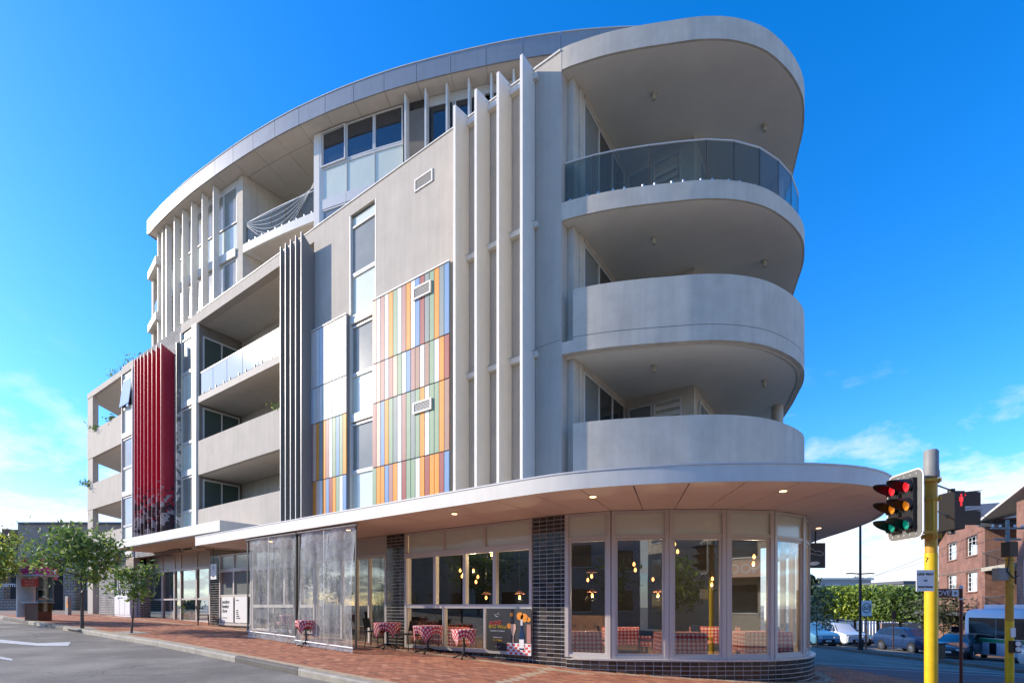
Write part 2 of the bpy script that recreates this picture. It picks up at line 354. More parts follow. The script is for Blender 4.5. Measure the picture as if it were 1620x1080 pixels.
# ------------------------------------------------------------------ mesh and object helpers
class MB:
    def __init__(s): s.v = []; s.f = []; s.t = []; s.uv = []
    def add(s, vs, fs, tint=None):
        k = len(s.v); s.v += [tuple(v) for v in vs]; s.f += [tuple(i+k for i in f) for f in fs]
        s.t += [tint]*len(fs); return s
    def box(s, x0, x1, y0, y1, z0, z1, tint=None, rot=0, c=None):
        vs = [(x, y, z) for z in (z0, z1) for x, y in ((x0, y0), (x1, y0), (x1, y1), (x0, y1))]
        if rot:
            cx, cy = c if c else ((x0+x1)/2, (y0+y1)/2); ca, sa = math.cos(rot), math.sin(rot)
            vs = [(cx+(x-cx)*ca-(y-cy)*sa, cy+(x-cx)*sa+(y-cy)*ca, z) for x, y, z in vs]
        return s.add(vs, [(0, 3, 2, 1), (4, 5, 6, 7), (0, 1, 5, 4), (1, 2, 6, 5), (2, 3, 7, 6), (3, 0, 4, 7)], tint)
    def seg(s, a, b, out, inn, z0, z1, tint=None):        # box along a plan segment, from 'out' outside to 'inn' inside
        a = Vector(a); b = Vector(b); t = (b-a).normalized(); n = Vector((t.y, -t.x))
        q = [a+n*out, b+n*out, b-n*inn, a-n*inn]
        return s.prism(q, z0, z1, tint)
    def prism(s, poly, z0, z1, tint=None):
        n = len(poly); A = sum(poly[i][0]*poly[(i+1) % n][1]-poly[(i+1) % n][0]*poly[i][1] for i in range(n))
        if A < 0: poly = list(poly)[::-1]
        zf = (lambda p: z0(p[0], p[1])) if callable(z0) else (lambda p: z0)
        zt = (lambda p: z1(p[0], p[1])) if callable(z1) else (lambda p: z1)
        vs = [(p[0], p[1], zf(p)) for p in poly]+[(p[0], p[1], zt(p)) for p in poly]
        return s.add(vs, [tuple(range(n-1, -1, -1)), tuple(range(n, 2*n))]+[(i, (i+1) % n, n+(i+1) % n, n+i) for i in range(n)], tint)
    def ribbon(s, outer, inner, z0, z1, tint=None):
        n = len(outer); vs = []
        for p, q in zip(outer, inner): vs += [(p[0], p[1], z0), (p[0], p[1], z1), (q[0], q[1], z1), (q[0], q[1], z0)]
        fs = [(0, 3, 2, 1)[::1]]
        for i in range(n-1):
            a, b = 4*i, 4*(i+1)
            for k in range(4): fs.append((a+k, b+k, b+(k+1) % 4, a+(k+1) % 4))
        fs.append((4*n-4, 4*n-3, 4*n-2, 4*n-1)); fs[0] = (3, 2, 1, 0)
        return s.add(vs, fs, tint)
    def tube(s, p, q, r, r2=None, n=8, tint=None, caps=True):
        p = Vector(p); q = Vector(q); d = (q-p).normalized(); u = d.orthogonal().normalized(); v = d.cross(u); r2 = r if r2 is None else r2
        vs = [p+(u*math.cos(2*math.pi*i/n)+v*math.sin(2*math.pi*i/n))*r for i in range(n)]+[q+(u*math.cos(2*math.pi*i/n)+v*math.sin(2*math.pi*i/n))*r2 for i in range(n)]
        fs = [(i, (i+1) % n, n+(i+1) % n, n+i) for i in range(n)]
        if caps: fs += [tuple(range(n-1, -1, -1)), tuple(range(n, 2*n))]
        return s.add(vs, fs, tint)
    def path(s, pts, r, n=6, tint=None):
        for a, b in zip(pts, pts[1:]): s.tube(a, b, r, n=n, tint=tint)
        return s
    def lathe(s, prof, c=(0, 0, 0), n=16, tint=None, axis='z'):
        vs = []
        for r, z in prof:
            for i in range(n):
                a = 2*math.pi*i/n
                p = (r*math.cos(a), r*math.sin(a), z)
                if axis == 'y': p = (p[0], -p[2], p[1])
                if axis == 'x': p = (p[2], p[0], p[1])
                vs.append((c[0]+p[0], c[1]+p[1], c[2]+p[2]))
        fs = []
        for k in range(len(prof)-1):
            for i in range(n): fs.append((k*n+i, k*n+(i+1) % n, (k+1)*n+(i+1) % n, (k+1)*n+i))
        fs += [tuple(range(n-1, -1, -1)), tuple(range((len(prof)-1)*n, len(prof)*n))]
        return s.add(vs, fs, tint)
    def mesh(s, name, smooth=None):
        me = bpy.data.meshes.new(name); me.from_pydata(s.v, [], s.f)
        if any(t is not None for t in s.t):
            a = me.color_attributes.new('tint', 'FLOAT_COLOR', 'CORNER'); arr = []
            for f, t in zip(s.f, s.t):
                c = t or (.5, .5, .5); arr += [c[0], c[1], c[2], 1]*len(f)
            a.data.foreach_set('color', arr)
        if smooth:
            me.polygons.foreach_set('use_smooth', [True]*len(me.polygons)); me.set_sharp_from_angle(angle=R(smooth))
        me.update(); return me
def boxuv(me):      # metric UVs from the dominant face direction
    uv = me.uv_layers.new(name='UVMap').data
    for p in me.polygons:
        n = p.normal
        for li in p.loop_indices:
            c = me.vertices[me.loops[li].vertex_index].co
            if abs(n.z) > .7: uv[li].uv = (c.x, c.y)
            else:
                t = Vector((-n.y, n.x)).normalized(); uv[li].uv = (c.x*t.x+c.y*t.y, c.z)
def tag(o, label=None, cat=None, group=None, kind=None):
    if label: o['label'] = label
    if cat: o['category'] = cat
    if group: o['group'] = group
    if kind: o['kind'] = kind
    return o
def obj(name, mb, m, parent=None, smooth=None, uv=False, loc=None, rz=0):
    me = mb.mesh(name, smooth) if isinstance(mb, MB) else mb
    if m and not me.materials: me.materials.append(MT[m])
    if uv: boxuv(me)
    o = bpy.data.objects.new(name, me); col.objects.link(o)
    if parent: o.parent = parent
    if loc: o.location = loc
    if rz: o.rotation_euler.z = rz
    return o
def empty(name, loc=(0, 0, 0), rz=0, **k):
    o = bpy.data.objects.new(name, None); o.empty_display_size = .3; col.objects.link(o); o.location = tuple(loc)+(0,)*(3-len(loc)); o.rotation_euler.z = rz
    tag(o, **k); return o
def kids(o): return [c for c in bpy.data.objects if c.parent == o]
def copy_tree(o, parent=None):
    c = o.copy(); col.objects.link(c); c.parent = parent
    for ch in kids(o): copy_tree(ch, c)
    return c
def text(name, s, size, m, parent, loc, rot, align='CENTER', ext=.004, sx=1):
    cu = bpy.data.curves.new(name, 'FONT'); cu.body = s; cu.size = size; cu.extrude = ext; cu.align_x = align; cu.align_y = 'CENTER'; cu.resolution_u = 3
    cu.materials.append(MT[m]); o = bpy.data.objects.new(name, cu); col.objects.link(o); o.parent = parent
    me = bpy.data.meshes.new_from_object(o.evaluated_get(bpy.context.evaluated_depsgraph_get())); bpy.data.objects.remove(o); bpy.data.curves.remove(cu)
    o = bpy.data.objects.new(name, me); col.objects.link(o); o.parent = parent
    o.location = loc; o.rotation_euler = rot; o.scale = (sx, 1, 1); return o
# ============================================================ GROUND
def sheet(name, xs, ys, dz, m, mask=None, uv=False):
    mb = MB(); idx = {}
    for j, y in enumerate(ys):  # the upper part's dimmer light is put into its colour
        for i, x in enumerate(xs):
            idx[i, j] = len(mb.v); mb.v.append((x, y, g(x, y)+dz))
    for j in range(len(ys)-1):
        for i in range(len(xs)-1):
            if mask is None or mask((xs[i]+xs[i+1])/2, (ys[j]+ys[j+1])/2):
                mb.f.append((idx[i, j], idx[i+1, j], idx[i+1, j+1], idx[i, j+1])); mb.t.append(None)
    o = obj(name, mb, m, smooth=60, uv=uv); tag(o, kind='structure'); return o
def frange(a, b, n): return [a+(b-a)*i/n for i in range(n+1)]
gx = [-900, -500, -300, -150, -90, -60]+frange(-45, 45, 45)+[60, 61, 90, 150, 300, 600, 900]
gy = [-900, -400, -150, -80, -50]+frange(-40, 76, 58)+[90, 140, 300, 600, 900]
sheet('ground', gx, gy, -.16, 'earth')
sheet('road', frange(-60, 45, 70), [-24, -20, -16, -12, -8, -6, -4.30], -.13, 'asphalt')
# the footpath wraps round the corner and follows the side street
KERB = Curve([(-60, -4.35), (-40, -4.35), (-20, -4.35), (-8, -4.35), (0, -4.38), (3.5, -4.3), (6.2, -3.5), (8.0, -2.0), (8.9, 0), (8.8, 2.6), (7.8, 5.2), (5.6, 8.8), (1.0, 15.6), (-4, 23)], 10)
foot = empty('footpath', kind='structure')
fp = MB()
kk = KERB.off(-.17)
inner = [Vector((p.x, 1.2)) if p.x < 3 and p.y < 0 else Vector((min(p.x-1, 3.5), max(2, p.y))) for p in kk.p]
n = len(kk.p)
for i in range(n-1):
    a, b, c, d = kk.p[i], kk.p[i+1], inner[i+1], inner[i]
    steps = 6
    for k in range(steps):
        q = [a.lerp(d, k/steps), b.lerp(c, k/steps), b.lerp(c, (k+1)/steps), a.lerp(d, (k+1)/steps)]
        fp.add([(p.x, p.y, g(p.x, p.y)-.012) for p in q], [(0, 1, 2, 3)])
obj('mortar_bed', fp, 'mortar', foot)
def kerb_inset(x, y):      # is the point inside the kerb line
    if x < 3: return y > -4.17
    for a, b in zip(kk.p, kk.p[1:]):
        if (b-a).length < 1e-6: continue
        t = max(0, min(1, ((x-a.x)*(b.x-a.x)+(y-a.y)*(b.y-a.y))/(b-a).length_squared)); p = a.lerp(b, t)
    return None
kp = np.array([(p.x, p.y) for p in kk.p])
def inside(x, y):
    d = np.hypot(kp[:, 0]-x, kp[:, 1]-y); i = int(d.argmin()); i = max(1, min(len(kp)-2, i))
    t = kp[i+1]-kp[i-1]; return (t[0]*(y-kp[i, 1])-t[1]*(x-kp[i, 0])) > 0
GLZ = Curve([(-.02, .24), (.5, .27), (1.09, .45), (1.65, .70), (2.19, 1.02), (2.75, 1.36), (3.25, 1.74), (3.72, 2.10), (4.12, 2.52), (4.42, 3.05), (4.62, 3.65), (4.66, 4.5), (4.45, 5.5), (4.0, 7.2), (3.2, 9.5)], 6)
gp = np.array([(p.x, p.y) for p in GLZ.p])
bricks = []
def gpt0(px, py):
    z = 0
    for _ in range(12): x, y = pz(px, py, z); z = g(x, y)
    return x, y
BA = gpt0(872, 1056); BB_ = gpt0(800, 1078); _l = math.hypot(BB_[0]-BA[0], BB_[1]-BA[1]); BN = (-(BB_[1]-BA[1])/_l, (BB_[0]-BA[0])/_l)
BW, BH = .23, .115
for j in range(int((9+4.4)/BH)):
    y = -4.22+BH*(j+.5)
    for i in range(int((32+9.5)/BW)):
        x = -32+BW*(i+.5)+(BW/2 if j % 2 else 0)
        if y > -.02+(.95 if x < -17 else 0) and x < .2: continue
        if x > 2.8 and not inside(x, y): continue
        if x >= .0:
            k = int(np.hypot(gp[:, 0]-x, gp[:, 1]-y).argmin()); k = max(1, min(len(gp)-2, k)); t = gp[k+1]-gp[k-1]
            if (t[0]*(y-gp[k, 1])-t[1]*(x-gp[k, 0])) > -.04: continue
        # seen by the camera?
        X = (x-CAMX)*UX+(y-CAMY)*VX; Y = (x-CAMX)*UY+(y-CAMY)*VY
        if Y < 5 or abs(X/Y) > 1.12: continue
        if HY+(CAMZ-g(x, y))*F/Y > 1110: continue
        cream = (-.50 < y < -.26 and x < 1.0) or abs((x-BA[0])*BN[0]+(y-BA[1])*BN[1]) < .11 and y < -.2 or y < -4.0 and x < 3
        if not cream and x >= 1.0:
            dd = np.hypot(gp[:, 0]-x, gp[:, 1]-y).min(); cream = .30 < dd < .5
        h = random.random()
        if cream: c = (.46+.08*h, .33+.07*h, .20+.05*h)
        else:
            b = random.choice([0, 0, 0, 1, 2]); c = [(.41, .15, .07), (.49, .21, .105), (.32, .115, .06)][b]; k2 = .85+.3*h; c = tuple(q*k2 for q in c)
        bricks.append((Y, x, y, c))
bricks.sort()
rest = MB()
def one_brick(mb, x, y, c, o=(0, 0, 0), tilt=0):
    e = .004; z = g(x, y)+random.uniform(-.002, .002); x0, x1, y0, y1 = x-BW/2+e, x+BW/2-e, y-BH/2+e, y+BH/2-e
    zz = [g(a, b)+(z-g(x, y)) for a, b in ((x0, y0), (x1, y0), (x1, y1), (x0, y1))]
    P = [(x0, y0), (x1, y0), (x1, y1), (x0, y1)]
    vs = [(p[0]-o[0], p[1]-o[1], q-.03-o[2]) for p, q in zip(P, zz)]+[(p[0]-o[0], p[1]-o[1], q-o[2]) for p, q in zip(P, zz)]
    mb.add(vs, [(4, 5, 6, 7), (0, 1, 5, 4), (1, 2, 6, 5), (2, 3, 7, 6), (3, 0, 4, 7)], c)
for i, (Y, x, y, c) in enumerate(bricks):
    if i < 300:
        mb = MB(); o = (x, y, g(x, y)); one_brick(mb, x, y, c, o); obj('brick', mb, 'brick', foot, loc=o)
    else: one_brick(rest, x, y, c)
tag(obj('brick_field', rest, 'brick', foot), kind='stuff')
# kerb stones, each a part of the kerb
kerb = empty('kerb', kind='structure')
s = 0; i = 0
while s < KERB.len-1:
    L = random.uniform(1.9, 2.6); mid = KERB.at(s+L/2)
    if -36 < mid.x:
        flush = mid.x > 5.5 or mid.y > -3.4
        top = -.085 if flush else .008
        o_ = KERB.sub(s+.008, s+L-.008, .5)
        kc = KERB.off(-.17); r_ = kc.len/KERB.len; i_ = [kc.at((s+.008+(L-.016)*k/(len(o_)-1))*r_) for k in range(len(o_))]
        mb = MB(); nn = len(o_)
        for p, q in zip(o_, i_):
            zt = g(p.x, p.y)+top; m1 = p.lerp(q, .22)
            mb.v += [(p.x, p.y, zt-.2), (p.x, p.y, zt-.035), (m1.x, m1.y, zt), (q.x, q.y, zt), (q.x, q.y, zt-.2)]
        for k in range(nn-1):
            for e in range(5): mb.f.append((5*k+e, 5*k+5+e, 5*k+5+(e+1) % 5, 5*k+(e+1) % 5)); mb.t.append(None)
        mb.f += [(4, 3, 2, 1, 0), tuple(range(5*nn-5, 5*nn))]; mb.t += [None, None]
        obj('kerb_stone', mb, 'concrete_dark' if i % 7 == 3 or mid.x < -13 and random.random() < .5 else 'concrete', kerb)
    s += L; i += 1
# side street (street frame: X across, Y along)
def cpoly(pts): return [C(*p) for p in pts]
def strip(name, X0, X1, Y0, Y1, dz, m, n=24, uv=False, nx=4):
    mb = MB()
    for i in range(n):
        for k in range(nx):
            ya, yb = Y0+(Y1-Y0)*i/n, Y0+(Y1-Y0)*(i+1)/n; xa, xb = X0+(X1-X0)*k/nx, X0+(X1-X0)*(k+1)/nx
            q = cpoly([(xa, ya), (xb, ya), (xb, yb), (xa, yb)]); mb.add([(a, b, g(a, b)+dz) for a, b in q], [(0, 1, 2, 3)])
    o = obj(name, mb, m, uv=uv, smooth=30); tag(o, kind='structure'); return o
strip('side_road', 6.5, 20.15, 6, 90, -.122, 'asphalt', 40)
strip('brick_crossing', 7.0, 20.15, 3, 18.5, -.115, 'red_paving', 14, uv=True)
strip('far_road', 22.3, 34, 2, 90, -.120, 'asphalt', 40)
med = strip('median', 20.3, 22.2, 13, 75, 0, 'concrete_dark', 30, nx=2)
for X in (20.15, 22.18):
    for k in range(24):
        Y0 = 13+k*2.5; q = cpoly([(X, Y0), (X+.15, Y0), (X+.15, Y0+2.48), (X, Y0+2.48)])
        obj('kerb_stone', MB().prism(q, lambda a, b: g(a, b)-.2, lambda a, b: g(a, b)+.012), 'concrete_dark', kerb)
strip('far_footpath', 34, 60, 2, 90, .0, 'concrete_dark', 30)
for X0, X1, Y0, Y1 in ((7.4, 20, 12.3, 12.42), (7.4, 20, 17.6, 17.72), (9, 20, 18.9, 19.02)):
    strip('painted_line', X0, X1, Y0, Y1, -.107, 'paint_white', 1, nx=8)
# marks on the near road (far left)
def roadmark(pts):
    mb = MB(); q = []
    for a, b in pts:
        z = .45; 
        for _ in range(6): x, y = pz(a, b, z-.13); z = g(x, y)
        q.append((x, y, z-.124))
    mb.add(q, [tuple(range(len(q)))]); tag(obj('painted_line', mb, 'paint_white'), kind='structure')
roadmark([(0, 1011), (60, 1017), (112, 1015), (108, 1021), (60, 1021), (0, 1016)])
roadmark([(0, 1038), (0, 1042), (20, 1045), (19, 1042)])
# ============================================================ THE APARTMENT BUILDING
B = empty('apartment_building', label='five storey beige apartment building with rounded corner balconies and curved roof', cat='building')
def P(name, mb, m, parent=B, smooth=None, uv=False): return obj(name, mb, m, parent, smooth, uv)
def wall_holes(x0, x1, z0, z1, holes, y0, y1):
    """wall in an x-z plane with rectangular openings"""
    xs = sorted({x0, x1, *[v for h in holes for v in h[:2]]}); zs = sorted({z0, z1, *[v for h in holes for v in h[2:]]})
    mb = MB()
    for a, b in zip(xs, xs[1:]):
        run = None
        for c, d in zip(zs, zs[1:]):
            m_ = ((a+b)/2, (c+d)/2)
            hole = any(h[0] < m_[0] < h[1] and h[2] < m_[1] < h[3] for h in holes)
            if not hole: run = (run[0], d) if run else (c, d)
            if (hole or d == zs[-1]) and run: mb.box(a, b, y0, y1, *run); run = None
    return mb
TOP = 14.42; Z1, Z2, Z3 = 7.32, 10.45, 13.98
# window unit in the facade plane: frame (part) > pane (sub-part)
def frame_mb(x0, x1, z0, z1, y, t=.05, d=.08):
    mb = MB(); mb.box(x0, x0+t, y, y+d, z0, z1).box(x1-t, x1, y, y+d, z0, z1).box(x0+t, x1-t, y, y+d, z0, z0+t).box(x0+t, x1-t, y, y+d, z1-t, z1); return mb
def window(x0, x1, z0, z1, y, m='pane', t=.05, fm='frame_silver', d=.08, parent=B, name='window'):
    f = P(name, frame_mb(x0, x1, z0, z1, y, t, d), fm, parent)
    P('pane', MB().box(x0+t-.005, x1-t+.005, y+d*.45, y+d*.45+.012, z0+t-.005, z1-t+.005), m, f); return f
# --- main wall by the corner
wcx0, wcx1 = xY(553), xY(595)
P('wall', wall_holes(xY(497), .0, 3.92, TOP, [(wcx0, wcx1, 4.0, 14.0)], 0, .3), 'render_beige')
P('wall_return', MB().box(xY(497)-.0, xY(497)+.14, .3, 1.95, 3.92, TOP), 'render_pale')
P('wall_cap', MB().box(xY(497)-.02, -.02, -.025, .36, TOP, TOP+.03), 'white_metal')
# vertical window column: three storeys of window over spandrel
def window_column(x0, x1, storeys, y=.06, cap=True, open_=None):
    for k, (zs0, zw0, zw1) in enumerate(storeys):
        P('spandrel', MB().box(x0+.06, x1-.06, y+.03, y+.06, zs0, zw0-.05), 'spandrel')
        f = P('window', frame_mb(x0+.03, x1-.03, zw0, zw1, y-.02, .06, .09), 'frame_silver')
        if open_ == k:      # top-hung sash pushed out
            mb = MB(); mb.add([(x0+.1, y-.03, zw1-.06), (x1-.1, y-.03, zw1-.06), (x1-.1, y-.20, zw0+.06), (x0+.1, y-.20, zw0+.06),
                               (x0+.1, y, zw1-.06), (x1-.1, y, zw1-.06), (x1-.1, y-.17, zw0+.04), (x0+.1, y-.17, zw0+.04)],
                              [(0, 3, 2, 1), (4, 5, 6, 7), (0, 1, 5, 4), (1, 2, 6, 5), (2, 3, 7, 6), (3, 0, 4, 7)])
            P('sash', mb, 'pane_blind', f); P('room', MB().box(x0+.1, x1-.1, y+.04, y+.05, zw0+.06, zw1-.06), 'pane_dark', f)
        else: P('pane', MB().box(x0+.085, x1-.085, y+.02, y+.035, zw0+.055, zw1-.055), 'pane', f)
        P('sill_band', MB().box(x0+.047, x1-.047, y-.055, y+.09, zs0-.28, zs0-.02), 'white_metal')
        P('spandrel_rail', MB().box(x0+.03, x1-.03, y-.01, y+.05, zw0-.05, zw0-.003), 'frame_silver')
    if cap: P('spandrel', MB().box(x0+.06, x1-.06, y+.03, y+.06, storeys[-1][2]+.03, 13.95), 'spandrel')
    P('window_jamb', MB().box(x0, x0+.045, y-.065, y+.09, 4.0, 14.0), 'white_metal'); P('window_jamb', MB().box(x1-.045, x1, y-.065, y+.09, 4.0, 14.0), 'white_metal')
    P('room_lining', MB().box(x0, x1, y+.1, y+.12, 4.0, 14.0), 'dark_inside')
ST = [(4.35, 5.72, 7.28), (7.61, 8.84, 10.42), (10.77, 12.06, 13.63)]
window_column(wcx0, wcx1, ST)
# --- coloured plank cladding
SEQ_R = ['peach offwhite mauve offwhite orange green offwhite mauve orange offwhite blue red greyg green orange greyg blue',
         'offwhite peach mauve offwhite mauve peach green offwhite blue mauve brown offwhite brown green offwhite orange red',
         'mauve peach blue orange green greyg offwhite mauve green greyg green orange offwhite green green orange brown',
         'green orange orange blue mauve orange offwhite red green green offwhite orange red orange orange red blue']
SEQ_L = ['offwhite palepink offwhite paleblue offwhite palegreen palepink offwhite paleblue palepink offwhite',  # upper two rows: sun glare put into the pale plank colours
         'paleblue offwhite palepink offwhite palegreen palepink offwhite paleblue palegreen offwhite palepink',
         'mauve peach orange greyg orange mauve offwhite green blue green orange',
         'mauve orange peach offwhite orange blue red orange green offwhite blue']
ROWS = [(8.83, 10.78), (7.62, 8.83), (5.66, 7.62), (3.95, 5.66)]
def cladding(x0, x1, out, seqs, edge=True):
    p = P('cladding_box', MB().box(x0+.004, x1-.004, -out+.03, -.004, 3.95, 10.775), 'blade_grey')
    P('cap_flashing', MB().box(x0-.012, x1+.012, -out-.02, -.002, 10.785, 10.82), 'white_metal', p)
    meshes = {}
    for (z0, z1), sq in zip(ROWS, seqs):
        cs = sq.split(); wd = (x1-x0)/len(cs)
        for k, c in enumerate(cs):
            key = (c, z0)
            if key not in meshes:
                me = MB().box(0, wd-.020, -.02, .006, z0+.016, z1-.016).mesh('cladding_plank'); me.materials.append(MT['plank_'+c]); meshes[key] = me
            o = bpy.data.objects.new('cladding_plank', meshes[key]); col.objects.link(o); o.parent = p; o.location = (x0+k*wd+.006, -out+.022-random.random()*.004, 0)
    return p
cladding(xY(592.5)+.02, xY(716)-.03, .10, SEQ_R)
lx1 = xY(551.5)
cladding(xY(490, -.13), xY(548, -.13), .13, SEQ_L)
# --- vents
def vent(px0, px1, pya, pyb, out):
    x0, x1 = xY(px0, -out), xY(px1, -out); zc = zY(px0, pya, -out); zb = zY(px0, pyb, -out)
    f = P('vent', frame_mb(x0, x1, zb, zc, -out-.03, .045, .05), 'white_metal')
    P('vent_back', MB().box(x0+.04, x1-.04, -out-.002, -out+.004, zb+.04, zc-.04), 'frame_dark', f)
    n = 6; sh = (zc-zb-.09)/n
    for k in range(n):
        z = zb+.045+k*sh; mb = MB(); a, b = x0+.045, x1-.045
        mb.add([(a, -out-.022, z), (b, -out-.022, z), (b, -out-.006, z+sh*.7), (a, -out-.006, z+sh*.7), (a, -out-.017, z-.006), (b, -out-.017, z-.006)], [(0, 1, 2, 3), (0, 4, 5, 1), (3, 2, 5, 4)])
        P('louvre', mb, 'white_metal', f)
vent(656.5, 685, 286, 305.5, 0)
vent(654, 682, 457, 476, .12)
vent(654, 683, 638, 655.5, .12)
# --- four tall white fins by the corner
for px, tip, ipx, iny in ((717, 168, 738, 190), (750.5, 142.5, 771, 166.6), (785.5, 115.5, 806, 141), (822.5, 88, 845, 115)):
    x0 = xY(px, -.56); zt = zY(px, tip, -.56); zi = zY(ipx, iny, 0)
    mb = MB(); x1 = x0+.075
    prof = [(-.56, 3.94), (-.02, 3.94), (-.02, zi), (-.56, zt)]
    mb.add([(x0, a, b) for a, b in prof]+[(x1, a, b) for a, b in prof], [(3, 2, 1, 0), (4, 5, 6, 7), (0, 1, 5, 4), (1, 2, 6, 5), (2, 3, 7, 6), (3, 0, 4, 7)])
    f = P('facade_fin', mb, 'white_metal')
    for zb in (7.50, 10.62, zi-.14):
        bm_ = MB()
        for dy_, dz_ in ((-.07, 0), (-.07, .09), (-.15, .05), (-.03, .12), (-.03, -.03)): bm_.lathe([(.014, 0), (.014, .014)], (x1, dy_-.03, zb+dz_-.02), 6, axis='x')
        P('bolts', bm_, 'steel', f)
for zb in (7.42, 10.54, 14.1):
    xs_ = [xY(p, -.56) for p in (717, 750.5, 785.5, 822.5)]
    for a, b in zip(xs_, xs_[1:]): P('fin_bracket', MB().box(a+.08, b-.005, -.12, -.003, zb, zb+.13), 'white_metal')
for zb in (7.42, 10.54, 14.1): P('fin_cleat', MB().box(xs_[3]+.078, xs_[3]+.17, -.10, -.003, zb, zb+.13), 'white_metal')
# --- grey blade screen
bt = [(443, 391), (450.8, 385.6), (458.8, 379.4), (467, 373), (475.6, 367)]
for px, py in bt:
    x0 = xY(px, -.5)+.02; zt = zY(px, py, -.5)
    mb = MB(); prof = [(-.5, 3.94), (.0, 3.94), (.0, zt-.42), (-.5, zt)]; x1 = x0+.03
    mb.add([(x0, a, b) for a, b in prof]+[(x1, a, b) for a, b in prof], [(3, 2, 1, 0), (4, 5, 6, 7), (0, 1, 5, 4), (1, 2, 6, 5), (2, 3, 7, 6), (3, 0, 4, 7)])
    f = P('screen_blade', mb, 'blade_grey'); P('blade_edge', MB().box(x0-.002, x1+.002, -.512, -.501, 3.94, zt), 'white_metal', f)
for zb in (7.4, 10.5, 13.6): P('blade_rail', MB().box(xY(443, -.5)+.06, xY(476, -.5), .02, .08, zb, zb+.1), 'blade_grey')
# --- balcony bay left of the blades
bx0, bx1 = xY(312), xY(497)
P('roof_beam', MB().box(bx0, bx1-.002, 0, .3, Z3, TOP), 'render_beige'); P('wall_cap', MB().box(bx0, bx1-.03, -.02, .33, TOP, TOP+.03), 'white_metal')
for z0, z1, zp in ((4.0, 4.3, 5.68), (7.22, 7.5, 8.72), (10.42, 10.70, None), (Z3, TOP-.05, None)):
    P('balcony_slab', MB().box(bx0+.002, bx1-.004, .305 if zp or z0 > 13 else .0, 2.3, z0+(.0 if z0 < 13 else .003), z1), 'soffit')
    if zp: P('parapet', MB().box(bx0+.002, bx1-.004, 0, .16, z0-.0, zp), 'render_beige'); P('slab_edge', MB().box(bx0+.002, bx1-.004, .16, .305, z0, z1), 'soffit')
P('back_wall', MB().box(bx0-.2, bx1, 1.96, 2.2, 4, Z3), 'render_pale')
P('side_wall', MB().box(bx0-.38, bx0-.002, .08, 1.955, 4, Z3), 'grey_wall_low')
def sliding(x, y0, y1, z0, z1, n, m='pane_dark', side=1):      # window wall facing +x
    f = MB(); f.box(x, x+.05*side, y0, y1, z1-.07, z1); f.box(x, x+.05*side, y0, y1, z0, z0+.06)
    for k in range(n+1):
        y = y0+(y1-y0)*k/n; f.box(x, x+.055*side, y-.03, y+.03, z0, z1)
    w_ = P('sliding_window', f, 'frame_silver')
    for k in range(n): P('pane', MB().box(x+.015*side, x+.03*side, y0+(y1-y0)*k/n+.03, y0+(y1-y0)*(k+1)/n-.03, z0+.05, z1-.06), m if (k or m == 'pane_green') else 'pane_blind', w_)
for z in (4.35, 7.55, 10.75):
    sliding(bx0+.0, .25, 1.8, z, min(z+2.75, Z3-.08), 2, 'pane_green')
    for q0, q1 in ((-15.2, -13.9), (-13.8, -12.2)): window(q0, q1, z, z+2.3, 1.90, 'pane_dark', .06, 'frame_silver', .055)
    P('balcony_light', MB().lathe([(.08, 0), (.08, .05), (.05, .09)], (-13, 1.3, z+2.75 if z < 10 else Z3-.1), 10), 'white_metal')
# glass balustrade on the top balcony of the bay
js = [316.3, 335, 357, 381.5, 407, 434, 472]
bal = P('glass_balustrade', MB().box(xY(316.3), xY(490), .035, .085, 11.70, 11.745), 'frame_silver')
for a, b in zip(js, js[1:]):
    x0, x1 = xY(a), xY(b)
    P('glass_panel', MB().box(x0+.015, x1-.015, .05, .065, 10.76, 11.69), 'frost_glass', bal)
    for t_ in (.22, .78): P('spigot', MB().box(x0+(x1-x0)*t_-.025, x0+(x1-x0)*t_+.025, .03, .085, 10.70, 10.86), 'frame_dark', bal)
# --- window column with white mullions
wx0, wx1 = xY(287), xY(306)
window_column(wx0, wx1, ST, y=.02)
P('wall', wall_holes(wx0-.06, wx1+.002, 3.95, TOP, [(wx0, wx1, 4.0, 14.0)], .03, .3), 'render_beige')
P('white_pier', MB().box(wx1+.006, bx0-.003, -.05, .35, 3.95, 13.96), 'white_metal')
P('roof_beam', MB().box(wx0-.06, bx0-.003, .0, .3, 14.0, TOP-.003), 'render_beige')
# --- dark brick wall behind the red blades
rx0, rx1 = xY(211), wx0-.06
P('brick_wall', MB().box(rx0, rx1-.002, .04, .3, 3.95, TOP), 'dark_brick', uv=True)
P('brick_pier', MB().box(xY(268), rx1-.003, -.10, .035, 3.95, 13.6), 'dark_brick', uv=True)
rb = [212.5, 217, 222, 227.5, 233.5, 240, 247, 254]
for k, px in enumerate(rb):
    x0 = xY(px, -.65); zt = zY(254, 538, -.65)-.02*k; x1 = x0+.028
    mb = MB(); prof = [(-.65, 4.4), (-.05, 4.4), (-.05, zt-.3), (-.65, zt)]
    mb.add([(x0, a, b) for a, b in prof]+[(x1, a, b) for a, b in prof], [(3, 2, 1, 0), (4, 5, 6, 7), (0, 1, 5, 4), (1, 2, 6, 5), (2, 3, 7, 6), (3, 0, 4, 7)])
    P('red_blade', mb, 'red_blade')
P('printed_panel', MB().box(xY(254, -.65)+.72, xY(254, -.65)+.75, -.30, -.11, 4.4, 13.4), 'leaf_print')
